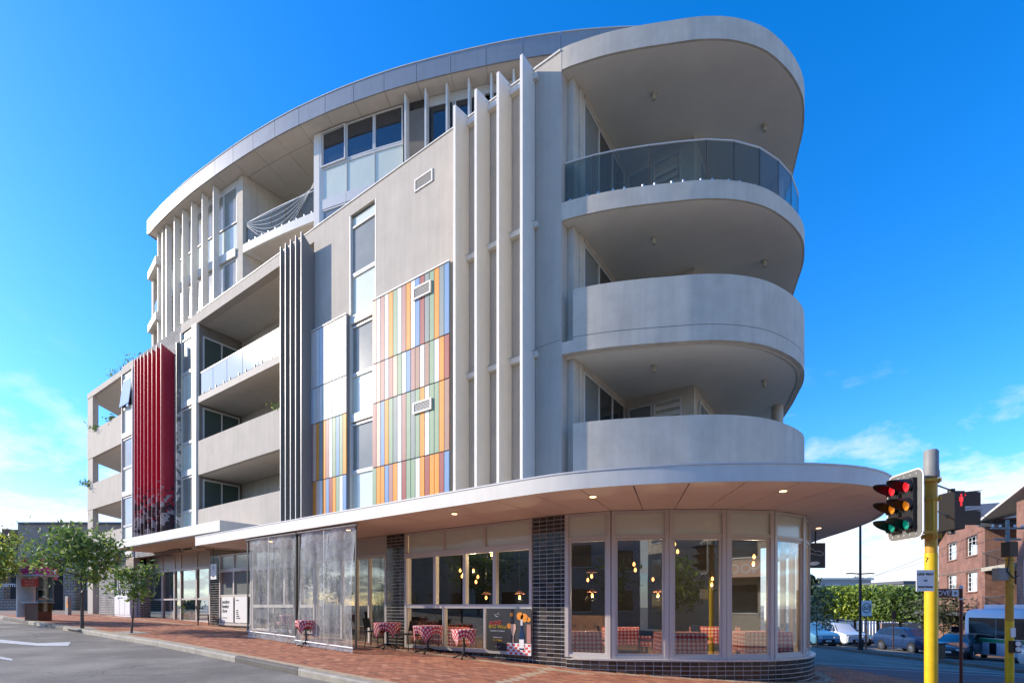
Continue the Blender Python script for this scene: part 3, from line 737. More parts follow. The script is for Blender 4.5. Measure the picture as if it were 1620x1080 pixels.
# --- narrow window column and the end balconies
nx0, nx1 = xY(193), xY(211)
window_column(nx0+.05, nx1-.03, ST, y=.02, open_=2)
P('wall', wall_holes(nx0, nx1, 3.95, TOP, [(nx0+.05, nx1-.03, 4.0, 14.0)], .03, .3), 'render_beige')
P('roof_beam', MB().box(nx0, nx1-.002, .0, .028, 14.0, TOP-.003), 'render_beige')
ex = xY(138); D_ = Vector((-.634, .777))
e0 = Vector((ex, 0)); e1 = e0+D_*3.0; w0 = Vector((nx0-.003, 0)); w1 = Vector((nx0-.003, 3.0*.777))
for z0, z1, zp in ((3.95, 4.25, 5.66), (7.20, 7.5, 8.73), (10.3, 10.6, 11.9), (Z3, 14.28, None)):
    P('balcony_slab', MB().prism([e0+D_*.17+Vector((.1, 0)), e1, w1, w0+Vector((0, .165))], z0+.002, z1), 'soffit')
    P('parapet', MB().box(ex, nx0-.003, 0, .16, z0, zp or z1+.02), 'render_beige')
    if zp: P('end_rail', MB().seg(e1, e0+D_*.3, .0, .05, z1+.002, z1+.95), 'balustrade_glass')
post = P('corner_post', MB().box(ex+.01, xY(146), .02, .3, .9, Z3), 'render_beige')
P('back_wall', MB().box(nx0-.2, nx0-.004, .17, 5, 4, Z3), 'render_pale')
# --- penthouse: curved wall, windows, roof
RC = Curve([(-24.9, .38), (-23.2, .36), (-21.7, .40), (-20.3, .46), (-19.0, .57), (-17.2, .75), (-15.5, .97), (-13.66, 1.28), (-12.38, 1.56), (-11.09, 1.88), (-9.8, 2.26), (-8.54, 2.68), (-7.33, 3.14), (-6.09, 3.65), (-4.88, 4.18), (-3.69, 4.75), (-2.2, 5.55), (-.6, 6.55), (.9, 7.7), (2.2, 9.0)], 5)
RZ0, RZ1 = 20.90, 21.60
W = RC.off(-.68)
step = 1.34; n_ = int(RC.len/step); IN = RC.off(-.67); IN2 = RC.off(-4.2)
roof = P('roof', MB().prism([p for p in RC.off(-.05).p]+[(2.4, 14), (-20, 14), (-25.6, 4)], RZ0+.05, RZ1-.03), 'roof_tin')
for k in range(n_):
    a, b = k*step, (k+1)*step; g_ = .008
    o_ = RC.sub(a+g_, b-g_, .35); r1 = RC.off(-.045); i_ = [r1.at((a+g_+(b-a-2*g_)*j/(len(o_)-1))*r1.len/RC.len) for j in range(len(o_))]
    P('fascia_panel', MB().ribbon(o_, i_, RZ0, RZ1), 'fascia_grey', roof, smooth=30)
    P('roof_flashing', MB().ribbon([p+RC.nor(a)*.02 for p in o_], i_, RZ1+.002, RZ1+.03), 'frame_silver', roof)
    for c0, c1 in ((-.055, -.80), (-.815, -2.3), (-2.31, -4.2)):
        ca, cb = RC.off(c0), RC.off(c1); f1, f2 = ca.len/RC.len, cb.len/RC.len
        q = [ca.at((a+g_)*f1), ca.at((b-g_)*f1), cb.at((b-g_)*f2), cb.at((a+g_)*f2)]
        P('soffit_board', MB().prism(q, RZ0+.012+random.random()*.003, RZ0+.045), 'soffit', roof)
P('roof_end', MB().prism([(-24.95, .36), (-24.88, .36), (-25.9, 4), (-25.97, 4)], RZ0, RZ1), 'fascia_grey', roof)
P('eave_end', MB().prism([(-24.85, .5), (-24.2, .9), (-24.8, 4), (-25.9, 4)], RZ0+.013, RZ0+.045), 'soffit', roof)
def wseg(px0, px1, z0, z1, m, out=.0, inn=.15, name='wall', parent=B):
    s0, s1 = W.s_px(px0)[0], W.s_px(px1)[0]; o = W.off(out) if out else W; i = W.off(-inn)
    A_ = o.sub(s0*o.len/W.len, s1*o.len/W.len, .5); n = len(A_); B_ = [i.at((s0+(s1-s0)*k/(n-1))*i.len/W.len) for k in range(n)]
    return P(name, MB().ribbon(A_, B_, z0, z1), m, parent, smooth=30)
def wunit(px0, px1, z0, z1, m='pane', t=.055, sash=False, parent=B):      # window unit following the curve
    s0, D0 = W.s_px(px0); s1, D1 = W.s_px(px1); a, b = W.at(s0), W.at(s1); tt = (b-a).normalized()
    mb = MB(); out = .07 if not sash else .12
    mb.seg(a, a+tt*t, out, 0, z0, z1).seg(b-tt*t, b, out, 0, z0, z1).seg(a+tt*t, b-tt*t, out, 0, z0, z0+t).seg(a+tt*t, b-tt*t, out, 0, z1-t, z1)
    f = P('window', mb, 'frame_silver', parent); P('pane', MB().seg(a+tt*(t-.004), b-tt*(t-.004), .04, -.028, z0+t-.004, z1-t+.004), m, f); return f
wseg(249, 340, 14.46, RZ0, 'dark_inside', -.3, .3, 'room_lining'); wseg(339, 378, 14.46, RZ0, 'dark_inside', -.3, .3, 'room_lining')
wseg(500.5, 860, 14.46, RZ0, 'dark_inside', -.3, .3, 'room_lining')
# left run: windows between fins
cols = [251, 258, 268, 281, 295, 309, 327, 343, 356, 377]
for a, b in zip(cols, cols[1:]):
    for (zs, zw, zt) in ((14.5, 15.75, 17.3), (17.75, 18.95, 20.6)):
        wunit(a, b, zw, zt, 'pane' if b != 309 else 'pane_blind'); wseg(a+.4, b-.4, zs, zw-.05, 'spandrel', .03, .02, 'spandrel')
    wseg(a+.2, b-.2, 17.35, 17.72, 'white_metal', .16, .0, 'sill_band')
    wseg(a+.2, b-.2, 20.62, RZ0+.0, 'frame_silver', .05, .0, 'window_head')
for k, px in enumerate([249, 256, 262, 275, 288.2, 302.3, 319, 336.6]):
    wo_ = W.off(.42); s_, D_2 = wo_.s_px(px); p0 = wo_.at(s_); n0 = wo_.nor(s_); t9 = wo_.tan(s_); q = p0-n0*.27
    f = P('vertical_fin', MB().prism([p0, p0+t9*.06, q+t9*.06, q], 14.46, RZ0-.02), 'white_metal')
# pier and recessed balcony
s_a = W.s_px(378)[0]; pa = W.at(s_a); pb = W.at(W.s_px(387.5)[0])
P('pier', MB().prism([pa+Vector((.02, -.1)), pb+Vector((0, -.1)), pb+Vector((.3, 3.2)), pa+Vector((.3, 3.2))], 14.46, RZ0-.002), 'render_pale')
pc = W.at(W.s_px(500.5)[0]); P('pier', MB().prism([pc+Vector((.0, -.12)), W.at(W.s_px(509)[0])+Vector((0, -.12)), W.at(W.s_px(509)[0])+Vector((.5, .3)), pc+Vector((.3, 3.2)), pc+Vector((.02, 3.2))], 14.46, RZ0-.002), 'white_metal')
P('back_wall', MB().prism([pb+Vector((.2, 2.9)), pc+Vector((.3, 2.9)), pc+Vector((.3, 3.1)), pb+Vector((.2, 3.1))], 14.46, RZ0-.002), 'render_pale')
sb, sc = W.s_px(387.5)[0], W.s_px(500)[0]
edge = []
for k in range(13):
    t_ = k/12; edge.append(W.at(sb).lerp(W.at(sc), t_)+W.nor((sb+sc)/2)*(.10+.05*math.sin(math.pi*t_)))
P('balcony_slab', MB().prism(edge+[pc+Vector((.2, 2.9)), pb+Vector((.2, 2.9))], 17.36, 17.72), 'white_metal')
P('balcony_soffit', MB().prism([e+Vector((.02, .12)) for e in edge[1:-1]]+[pc+Vector((.1, 2.8)), pb+Vector((.3, 2.8))], 17.345, 17.357), 'soffit')
gb = Curve([e+Vector((.0, .12)) for e in edge], raw=True)
bal = P('glass_balustrade', MB().ribbon([p for p in gb.sub(.05, gb.len-.05, .6)], [p+Vector((.01, .05)) for p in gb.sub(.05, gb.len-.05, .6)], 18.72, 18.76), 'frame_silver')
for k in range(5):
    a, b = gb.at(.06+k*(gb.len-.1)/5), gb.at(.03+(k+1)*(gb.len-.1)/5)
    P('glass_panel', MB().seg(a, b-(b-a).normalized()*.03, 0, .015, 17.80, 18.715), 'balustrade_glass', bal)
    for t_ in (.25, .75): q = a.lerp(b, t_); P('spigot', MB().box(q.x-.03, q.x+.03, q.y-.02, q.y+.035, 17.72, 17.9), 'steel', bal)
# window run right of the balcony
for a, b in ((510, 549), (549.5, 593), (593.5, 638.5)):
    wunit(a, b, 19.42, RZ0-.05, 'pane_dark', sash=(a == 510)); wseg(a+.6, b-.6, 18.12, 19.33, 'spandrel', .03, .02, 'spandrel')
    wseg(a, b, 19.335, 19.41, 'frame_silver', .06, 0, 'window_rail'); wunit(a, b, 15.6, 17.68, 'pane_blind')
    wseg(a, b, 17.7, 18.1, 'frame_silver', .08, .0, 'sill_band'); wseg(a-.4, a+.4, 18.1, 19.34, 'frame_silver', .06, 0, 'mullion')
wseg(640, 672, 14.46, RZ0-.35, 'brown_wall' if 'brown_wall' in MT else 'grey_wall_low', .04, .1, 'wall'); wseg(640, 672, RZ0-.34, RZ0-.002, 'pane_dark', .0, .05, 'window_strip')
for a, b in ((674, 719), (720, 768), (776, 812), (813, 850)):
    wunit(a, b, 18.2, RZ0-.35, 'pane_dark'); wseg(a, b, 16.9, 18.15, 'spandrel', .02, .02, 'spandrel')
wseg(673, 850, RZ0-.34, RZ0-.005, 'frame_silver', .03, .05, 'window_head')
for px in (639.5, 671.5, 705, 740, 775.5, 811):
    wo_ = W.off(.42); s_, D_2 = wo_.s_px(px); p0 = wo_.at(s_); n0 = wo_.nor(s_); t9 = wo_.tan(s_); q = p0-n0*.28
    P('vertical_fin', MB().prism([p0, p0+t9*.07, q+t9*.07, q], 14.46, RZ0-.01), 'white_metal')
P('terrace_deck', MB().prism([(-24.8, .31), (-.1, .31), (-.1, 5), (-8, 6), (-24.5, 4)], 14.36, 14.455), 'soffit')
# side balconies far left
for py in (442.4, 526):
    zb = zD(py, 27.2); x, y = pD(233.5, 27.2)
    P('side_slab', MB().prism([(x, y), (x+1.9, y-.3), (x+2.0, y+2), (x-.5, y+2.4)], zb, zb+.40), 'canopy_white')
x, y = pD(236, 27.2)
P('side_post', MB().box(x+.02, x+.28, y+.1, y+.35, 13, zD(442.4, 27.2)), 'soffit'); P('side_wall', MB().box(x+.9, x+1.6, y+.6, y+2, 13, 20.5), 'grey_wall')
P('side_rail', MB().seg((x+.32, y+.12), (x+1.5, y-.1), 0, .04, zD(515, 27.2), zD(485, 27.2)), 'frost_glass')
# building mass behind everything
P('core', MB().prism([(-24, 4.2), (-9, 6.3), (-.5, 8.8), (2.2, 9.5), (1.5, 14), (-24, 14)], 4.0, 20.8), 'render_pale')
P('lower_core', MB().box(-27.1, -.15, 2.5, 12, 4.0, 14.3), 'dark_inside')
P('end_wall', MB().box(-27.3, -27.12, 2.0, 12, 4.0, 14.3), 'render_pale')
# --- the rounded corner
C0 = Curve([(-.02, -.0), (.3, .07), (1.0, .30), (1.68, .60), (2.28, .90), (2.88, 1.22), (3.45, 1.64), (3.95, 2.2), (4.28, 2.82), (4.5, 3.45), (4.6, 4.1), (4.53, 4.9), (4.35, 5.6), (4.1, 6.5), (3.6, 8.0)], 6)
def slab(z0, z1, m, name, off=0):
    c = C0.off(off) if off else C0
    return P(name, MB().prism([p for p in c.p]+[(2.4, 8.2), (-.1, 8.2), (-.1, .302), (-.02, .302)], z0, z1), m, smooth=35)
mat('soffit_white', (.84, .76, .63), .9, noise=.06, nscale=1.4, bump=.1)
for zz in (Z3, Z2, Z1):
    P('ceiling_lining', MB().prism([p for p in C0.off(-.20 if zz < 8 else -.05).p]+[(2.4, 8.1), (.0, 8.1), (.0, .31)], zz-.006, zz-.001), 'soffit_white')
slab(Z3, TOP+.06, 'render_pale', 'roof_slab')
slab(Z2, 10.86, 'render_pale', 'balcony_slab'); slab(Z1, 7.6, 'render_pale', 'balcony_slab', -.004); slab(4.1, 4.4, 'render_pale', 'balcony_slab', -.004)
ic = C0.off(-.18)
for z0, z1 in ((Z1-.003, 8.78), (4.0, 5.67)):
    s0 = .30
    o_ = C0.sub(s0, C0.len, .2); i_ = [ic.at((s0+(C0.len-s0)*k/(len(o_)-1))*ic.len/C0.len) for k in range(len(o_))]
    P('parapet', MB().ribbon(o_, i_, z0, z1), 'render_pale', smooth=35)
P('drip_edge', MB().ribbon(C0.off(-.12).sub(.3, C0.len-.2, .2), C0.off(-.15).sub(.3, C0.len-.2, .2), Z1-.022, Z1-.001), 'soffit')
P('sloping_cap', MB().prism([(-.75, -.012), (-.02, -.012), (-.02, .3), (-.75, .3)], TOP+.031, TOP+.06), 'render_pale')
for zz in (7.66,):
    P('panel_joint', MB().ribbon(C0.off(.0015).sub(.3, C0.len, .2), [p for p in C0.off(-.01).sub(.3, C0.off(-.01).len, .2)][:len(C0.off(.0015).sub(.3, C0.len, .2))], zz, zz+.012), 'concrete_dark')
P('panel_joint', MB().box(-.70, -.02, -.0015, .01, 7.66, 7.672), 'concrete_dark')
# glass balustrade on the third slab
gc = C0.off(-.14); jp = [893, 938, 978, 1027, 1071.7, 1118, 1161, 1201.5, 1231, 1251.5, 1262.5]
ss = [gc.s_px(p)[0] for p in jp]; d_ = ss[-1]-ss[-2]
while ss[-1]+1.0 < gc.len: ss.append(ss[-1]+1.0)
rail = MB()
bal = None
pts = [gc.at(s) for s in ss]
rail.path([(p.x, p.y, 11.88) for p in pts], .022, 6)
bal = P('glass_balustrade', rail, 'frame_silver')
for k, (a, b) in enumerate(zip(pts, pts[1:])):
    t_ = (b-a).normalized(); P('glass_panel', MB().seg(a+t_*.02, b-t_*.02, .008, .008, 10.93, 11.85), 'balustrade_glass', bal)
    P('baluster', MB().tube((b.x, b.y, 10.86), (b.x, b.y, 11.87), .012, n=5), 'frame_dark', bal)
    for f_ in (.2, .8):
        q = a.lerp(b, f_); P('spigot', MB().lathe([(.03, 0), (.03, .14)], (q.x, q.y, 10.86), 8), 'steel', bal)
# walls, column and windows inside the three balconies
for z0, z1 in ((4.42, Z1), (7.62, Z2), (10.88, Z3)):
    P('column', MB().box(-.02, .17, .302, .55, z0, z1-.002), 'render_pale'); P('column', MB().box(-.10, .19, .56, .80, z0, z1-.002), 'render_pale')
    yb = 3.43
    sliding(.14, .82, yb-.05, z0+.02, z1-.12, 3)
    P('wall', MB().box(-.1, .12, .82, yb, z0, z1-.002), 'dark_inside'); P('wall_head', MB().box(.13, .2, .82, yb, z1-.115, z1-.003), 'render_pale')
    P('wall', MB().box(.12, 2.12, yb, yb+.2, z0, z1-.003), 'render_pale'); P('wall', MB().box(1.85, 2.12, yb+.21, 8.1, z0, z1-.003), 'render_pale')
    sliding(2.13, yb+.4, yb+2.6, z0+.02, z1-.3, 2)
    window(.28, 1.0, z0+.3, z1-.25, yb-.06, 'pane_blind', .05, 'frame_silver', .055)
    lf = P('louvre_panel', frame_mb(1.02, 1.8, z0+.3, z1-.25, yb-.06, .05, .055), 'frame_silver')
    for k in range(11): P('louvre', MB().add([(1.07, yb-.055, z0+.4+k*.2), (1.75, yb-.055, z0+.4+k*.2), (1.75, yb-.01, z0+.53+k*.2), (1.07, yb-.01, z0+.53+k*.2)], [(0, 1, 2, 3)]) if z0+.55+k*.2 < z1-.25 else MB().box(1.1, 1.12, yb-.02, yb-.01, z1-.3, z1-.28), 'white_metal', lf)
    P('column', MB().lathe([(.16, z0), (.16, z1-.004)], (3.75, 6.3, 0), 14), 'render_pale', smooth=40)
    for qx, qy in ((1.6, 1.75), (3.7, 4.2)):
        f = P('ceiling_light', MB().lathe([(.075, 0), (.075, .03), (.045, .04), (.045, .17)][::-1] and [(.045, -.17), (.045, -.04), (.075, -.03), (.075, 0)], (qx, qy, z1-.001), 10), 'cream', smooth=40)
# --- street canopy, wrapping the corner
CN = Curve([(-14.0, -1.95), (-10, -2.0), (-5, -2.05), (-1, -2.1), (.8, -2.08), (1.8, -1.90), (2.75, -1.57), (3.6, -1.15), (4.3, -.72), (4.9, -.27), (5.42, .20), (5.87, .78), (6.18, 1.5), (6.32, 2.4), (6.28, 3.5), (6.12, 5.0), (5.65, 6.6), (4.75, 8.75), (4.1, 10.5)], 7)
CZ0, CZ1 = 3.60, 3.90
ci = CN.off(-.06)
o_ = CN.sub(0, CN.len, .22); i_ = [ci.at(k*ci.len/(len(o_)-1)) for k in range(len(o_))]
canopy = P('canopy', MB().ribbon(o_, i_, CZ0, CZ1), 'canopy_white', smooth=30)
P('canopy_end', MB().box(-14.0, -13.95, -1.89, .2, CZ0, CZ1), 'canopy_white', canopy)
P('canopy_lip', MB().ribbon([p+Vector((0, 0)) for p in CN.off(.012).sub(0, CN.len, .25)], [p for p in CN.off(-.02).sub(0, CN.len, .25)], CZ1+.001, CZ1+.03), 'frame_silver', canopy)
P('canopy_void', MB().prism([p for p in CN.off(-.07).p]+[(1.0, 10), (1.0, .9), (-.1, .19), (-13.94, .19)], CZ0+.055, CZ0+.06), 'frame_dark', canopy)
P('canopy_top', MB().prism([p for p in CN.off(-.07).p]+[(-.5, 10), (-.5, .2), (-13.94, .2)], CZ1-.10, CZ1-.03), 'roof_tin', canopy)
inn = Curve([(-13.94, .22), (-.05, .22)]+[(p.x, p.y) for p in GLZ.off(.0).p], raw=True)
def inner_pt(s):      # matching point on the building line for a point s along the canopy edge
    p = CN.at(s)
    if p.x < -.1 and p.y < 0: return Vector((p.x, .215))
    best = min((q for q in GLZ.p), key=lambda q: (q-p-Vector((-.55, 1.6))*1).length); return best
def inner_pt2(s):
    s1 = CN.s_px(870)[0]
    p = CN.at(s)
    if p.x < -.1 and p.y < 0: return Vector((p.x, .215))
    f_ = (s-sc0)/(CN.len-sc0); return GLZ.at(f_*GLZ.len)
sc0 = next(CN.L[i] for i, p in enumerate(CN.p) if p.x >= -.1)
edges_ = [0.06]
while edges_[-1] < CN.len-1: edges_.append(edges_[-1]+(1.5 if edges_[-1] < sc0-1 else .98))
for a, b in zip(edges_, edges_[1:]):
    q = [CN.off(-.065).at((a+.012)*CN.off(-.065).len/CN.len), CN.off(-.065).at((b-.012)*CN.off(-.065).len/CN.len)]
    m1, m2 = inner_pt2(a+.010), inner_pt2(b-.010)
    if (m1-m2).length < .02: continue
    P('canopy_panel', MB().prism([q[0], q[1], m2, m1], CZ0+.012+random.random()*.002, CZ0+.04), 'canopy_panel', canopy)
def downlight(px, py):
    x, y = pz(px, py, CZ0)
    f = P('downlight', MB().lathe([(.085, -.012), (.085, .0), (.085, .008)], (x, y, CZ0+.011), 16), 'white_metal', canopy)
    P('lamp_disc', MB().lathe([(.062, -.004), (.062, .0)], (x, y, CZ0-.003), 14), 'warm_light', f)
for px, py in ((938, 785.5), (1239, 776.5), (719, 812.5), (551, 838), (428, 856), (1295, 835)): downlight(px, py)
# --- entrance canopy (higher, further left)
ec = P('entrance_canopy', MB().box(xY(182, -1.5), -13.95+.9, -1.55, .0, 4.12, 4.5), 'canopy_white')
P('canopy_soffit', MB().box(xY(182, -1.5)+.03, -13.1, -1.5, 2.6, 4.08, 4.118), 'soffit', ec)
P('downlight', MB().lathe([(.16, -.03), (.16, 0)], (-20.6, .2, 4.078), 14), 'white_metal', ec)
# ============================================================ GROUND FLOOR
GY = .22
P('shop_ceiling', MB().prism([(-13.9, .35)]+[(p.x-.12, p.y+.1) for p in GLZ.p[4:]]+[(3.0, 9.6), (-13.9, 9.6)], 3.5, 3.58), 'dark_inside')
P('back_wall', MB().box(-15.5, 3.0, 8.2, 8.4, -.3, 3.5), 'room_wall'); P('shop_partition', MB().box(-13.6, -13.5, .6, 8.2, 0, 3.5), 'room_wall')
P('counter', MB().box(-6, -1.5, 5.6, 6.3, 0, 1.1), 'wood')
tag(obj('shop_floor', MB().prism([(-30, .30)]+[(p.x-.12, p.y+.1) for p in GLZ.p[4:]]+[(3.0, 12), (-30, 12)], -.03, .05), 'wood'), kind='structure')
# tiles: the largest 300 one by one, the others joined
tiles = []
TW, THt = .2, .1
def tcol():
    r = random.random()
    return random.choice([(.018, .016, .015), (.03, .026, .024), (.05, .042, .036), (.012, .011, .011), (.04, .034, .03)]) if r < .93 else (.09, .07, .055)
def tile_flat(x0, x1, y, ztop, zb):
    P('tile_backing', MB().box(x0, x1, y, y+.25, zb-.3, ztop), 'grout')
    j = 0; z = ztop
    while z > zb-.25:
        x = x0
        while x < x1-.03:
            w_ = min(TW, x1-x); D = (-(y-CAMY)*0+((x-CAMX)*UY+(y-CAMY)*VY))
            if z > g(x, y)-.02: tiles.append((D, 'f', (x, x+w_, y, z-THt)))
            x += TW
        z -= THt
tile_flat(xY(843, .2), .03, .2, 3.6, -.15)
tile_flat(xY(612, .2), xY(641, .2), .2, 3.6, .1)
tile_flat(xY(641, .2)+.002, xY(843, .2)-.002, .2, .2, -.02)
tile_flat(xY(333, .2), xY(348, .2), .2, 3.6, .5)
tile_flat(xY(348, .2)+.002, xY(400, .2), .2, .62, .3)
# curved base
gb_ = Curve([q for q in GLZ.off(.14).p if q.x > .06 or q.y > 1], raw=True)
P('tile_backing', MB().ribbon(gb_.sub(0, gb_.len, .2), GLZ.off(-.1).sub(0, GLZ.len, .2)[:1] and [p for p in [GLZ.off(-.1).at(s*GLZ.off(-.1).len/gb_.len) for s in [gb_.len*k/(len(gb_.sub(0, gb_.len, .2))-1) for k in range(len(gb_.sub(0, gb_.len, .2)))]]], -.7, .195), 'grout')
for k in range(int(gb_.len/TW)):
    a, b = gb_.at(k*TW), gb_.at((k+1)*TW)
    for j in range(7):
        if .195-j*THt > g(a.x, a.y)-.02: D = (a.x-CAMX)*UY+(a.y-CAMY)*VY; tiles.append((D, 'c', (a, b, .195-(j+1)*THt)))
tiles.sort(key=lambda t: t[0]); rest = MB(); e = .008
for i, (D, k, d) in enumerate(tiles):
    mb = MB() if i < 300 else rest; pr = .008+random.random()*.0015
    if k == 'f': mb.box(d[0]+e, d[1]-e, d[2]-pr, d[2]+.002, d[3]+e, d[3]+THt-e, tcol())
    else:
        t_ = (d[1]-d[0]).normalized(); mb.seg(d[0]+t_*e, d[1]-t_*e, pr, .002, d[2]+e, d[2]+THt-e, tcol())
    if i < 300: P('wall_tile', mb, 'tile')
tag(P('wall_tiles', rest, 'tile'), kind='stuff')
P('base_sill', MB().ribbon(GLZ.off(.17).sub(.25, GLZ.len, .2), [GLZ.off(-.1).at(s) for s in np.linspace(.25, GLZ.off(-.1).len, len(GLZ.off(.17).sub(.25, GLZ.len, .2)))], .197, .235), 'frame_grey', smooth=30)
# corner glazing: tall windows with an opaque light above each
gx_ = [893, 967, 1057.5, 1147.5, 1222, 1270]; gs = [GLZ.s_px(p)[0] for p in gx_]
while gs[-1]+1.15 < GLZ.len: gs.append(gs[-1]+1.15)
gp_ = [GLZ.at(s) for s in gs]
for k, (a, b) in enumerate(zip(gp_, gp_[1:])):
    t_ = (b-a).normalized(); f = MB()
    f.seg(a, a+t_*.09, .07, .07, .236, 3.6).seg(b-t_*.09, b-t_*.002, .07, .07, .236, 3.6)
    f.seg(a+t_*.09, b-t_*.09, .06, .06, .236, .31).seg(a+t_*.09, b-t_*.09, .06, .06, 2.98, 3.05).seg(a+t_*.09, b-t_*.09, .06, .06, 3.53, 3.6)
    s2 = .05; f.seg(a+t_*.09, a+t_*(.09+s2), .035, .02, .31, 2.98).seg(b-t_*(.09+s2), b-t_*.09, .035, .02, .31, 2.98).seg(a+t_*(.09+s2), b-t_*(.09+s2), .035, .02, .31, .35).seg(a+t_*(.09+s2), b-t_*(.09+s2), .035, .02, 2.93, 2.98)
    w_ = P('shop_window', f, 'frame_grey'); a2, b2 = a+t_*.135, b-t_*.135
    P('pane', MB().seg(a2, b2, .010, -.002, .345, 2.935), 'shop_glass', w_)
    P('top_light', MB().seg(a+t_*.088, b-t_*.088, .015, .0, 3.045, 3.535), 'spandrel', w_)
# shopfront left of the tiled column
def shopfront(x0, x1, y, sill, cols, lowcols, heads, zt=3.6, panes=True, m='shop_glass', z_t0=1.37, z_t1=1.48, z_h=2.85, z_g=3.0):
    f = MB(); d = .09
    f.box(x0, x0+.08, y-.07, y+d, sill, zt).box(x1-.08, x1, y-.07, y+d, sill, zt)
    xa, xb = x0+.08, x1-.08
    for z0, z1, o in ((sill, sill+.09, .10), (z_t0, z_t1, .06), (z_h, z_g, .06), (zt-.06, zt, .05)): f.box(xa, xb, y-o, y+d, z0, z1)
    for c in cols: f.box(c-.05, c+.05, y-.05, y+d, z_t1, z_h)
    for c in lowcols: f.box(c-.035, c+.035, y-.05, y+d, sill+.09, z_t0)
    for c in heads: f.box(c-.035, c+.035, y-.045, y+d, z_g, zt-.06)
    w_ = P('shop_window', f, 'frame_grey')
    for lst, z0, z1, mm in ((cols, z_t1, z_h, m), (lowcols, sill+.09, z_t0, m), (heads, z_g, zt-.06, 'spandrel')):
        e_ = [xa]+list(lst)+[xb]
        for a, b in zip(e_, e_[1:]): P('pane', MB().box(a+.03, b-.03, y+.01, y+.022, z0-.005, z1+.005), mm, w_)
    return w_
sx0, sx1 = xY(641, GY)+.01, xY(843, GY)-.01
shopfront(sx0, sx1, GY+.03, .2, [xY(p, GY) for p in (688, 735, 782.5)], [xY(p, GY) for p in (702, 767)], [xY(p, GY) for p in (702, 767)])
# restaurant door
dx0, dx1 = xY(500, GY), xY(612, GY)-.005
f = MB(); ys = GY+.03
for p in (500, 540, 563, 583.5, 610): x = xY(p, GY); f.box(x-.04, x+.04, ys-.04, ys+.08, .12, 2.95)
f.box(dx0, dx1, ys-.05, ys+.08, 2.95, 3.05).box(dx0, dx1, ys-.04, ys+.08, .10, .2).box(dx0, dx1, ys-.05, ys+.08, 3.52, 3.6)
dw = P('shop_door', f, 'frame_grey'); P('door_header', MB().box(dx0, dx1, ys, ys+.03, 3.05, 3.52), 'blind_white', dw)
for a, b in ((500, 540), (540, 563), (563, 583.5), (583.5, 610)): P('pane', MB().box(xY(a, GY)+.03, xY(b, GY)-.03, ys+.01, ys+.02, .19, 2.96), 'shop_glass', dw)
P('door_handle', MB().tube((xY(586.5, GY), ys-.09, 1.0), (xY(586.5, GY), ys-.09, 1.5), .015), 'steel', dw)
# cafe windows behind the clear blinds and by the posters
shopfront(xY(400, GY)+.0, xY(499, GY)-.0, ys, .45, [xY(425, GY), xY(450, GY), xY(475, GY)], [xY(433, GY), xY(466, GY)], [xY(450, GY)])
shopfront(xY(348, GY)+.01, xY(399, GY)-.0, ys, .62, [xY(370, GY)], [xY(371, GY)], [xY(370, GY)], m='pane_blind', z_t0=1.80, z_t1=1.9)
# entrance recess: glazed doors
EY = 1.0; zg = .60
ef = MB(); exs = [xY(p, EY) for p in (222, 258, 277, 287, 312, 333)]
for x in exs: ef.box(x-.06, x+.06, EY-.05, EY+.08, zg, 4.1)
for a, b in zip(exs, exs[1:]): ef.box(a+.06, b-.06, EY-.04, EY+.07, 3.2, 3.32).box(a+.06, b-.06, EY-.03, EY+.06, zg, zg+.12).box(a+.06, b-.06, EY-.03, EY+.06, 1.72, 1.80)
ed = P('entrance_doors', ef, 'frame_grey')
for a, b in zip(exs, exs[1:]):
    P('pane', MB().box(a+.05, b-.05, EY+.01, EY+.02, zg+.11, 3.21), 'shop_glass', ed); P('top_light', MB().box(a+.05, b-.05, EY+.005, EY+.03, 3.31, 4.07), 'blind_white', ed)
P('door_handle', MB().tube((xY(280, EY), EY-.1, 1.4), (xY(280, EY), EY-.1, 2.0), .02), 'steel', ed)
P('lobby_wall', MB().box(-25.5, -15, 5, 5.2, .3, 4.1), 'room_wall')
P('doormat_step', MB().box(-24, -16.3, .92, 1.1, .3, .64), 'concrete')
# egg-shaped ring sign stuck on the left pane
cx_ = xY(240, EY); ring = MB(); pr = []
for k in range(25):
    a = 2*math.pi*k/24; r_ = .46*(1-.10*math.sin(a)); pr.append((cx_+math.cos(a)*r_*.78, EY-.0, 2.42+math.sin(a)*.62))
ring.path(pr, .028, 6); P('ring_sign', ring, 'booth_grey', ed); P('ring_bar', MB().box(cx_-.27, cx_+.27, EY-.02, EY+.0, 2.42, 2.47), 'booth_grey', ed)
# louvred window, white cabinet and masonry at the far end of the ground floor
P('brick_pier', MB().box(xY(205, .3), xY(221, .3), .32, .8, .3, 4.05), 'dark_brick', uv=True)
P('brick_pier', MB().box(xY(155), xY(179), .05, .5, .3, 3.95), 'dark_brick', uv=True)
cab = P('meter_cabinet', MB().box(xY(180), xY(205), .05, .5, g(-27, 0), 2.05), 'white')
for k in range(3): a = xY(180+k*8.3); P('cabinet_door', MB().box(a+.03, xY(180+(k+1)*8.3)-.03, .02, .048, g(-27, 0)+.12, 1.95), 'white', cab)
P('window_grille', MB().box(xY(180), xY(205), .3, .34, 2.06, 3.4), 'pane_dark', cab)
for k in range(8): a = xY(181+k*3.3); P('grille_bar', MB().box(a, a+.07, .12, .18, 2.06, 3.4), 'white', cab)
P('lintel', MB().box(xY(155)-.0, xY(221, .3), .02, .6, 3.4, 3.94), 'grey_wall')
P('dark_panel', MB().box(xY(147, -.3), xY(181, -.3), -.32, -.25, 3.9, 4.9), 'frame_dark')
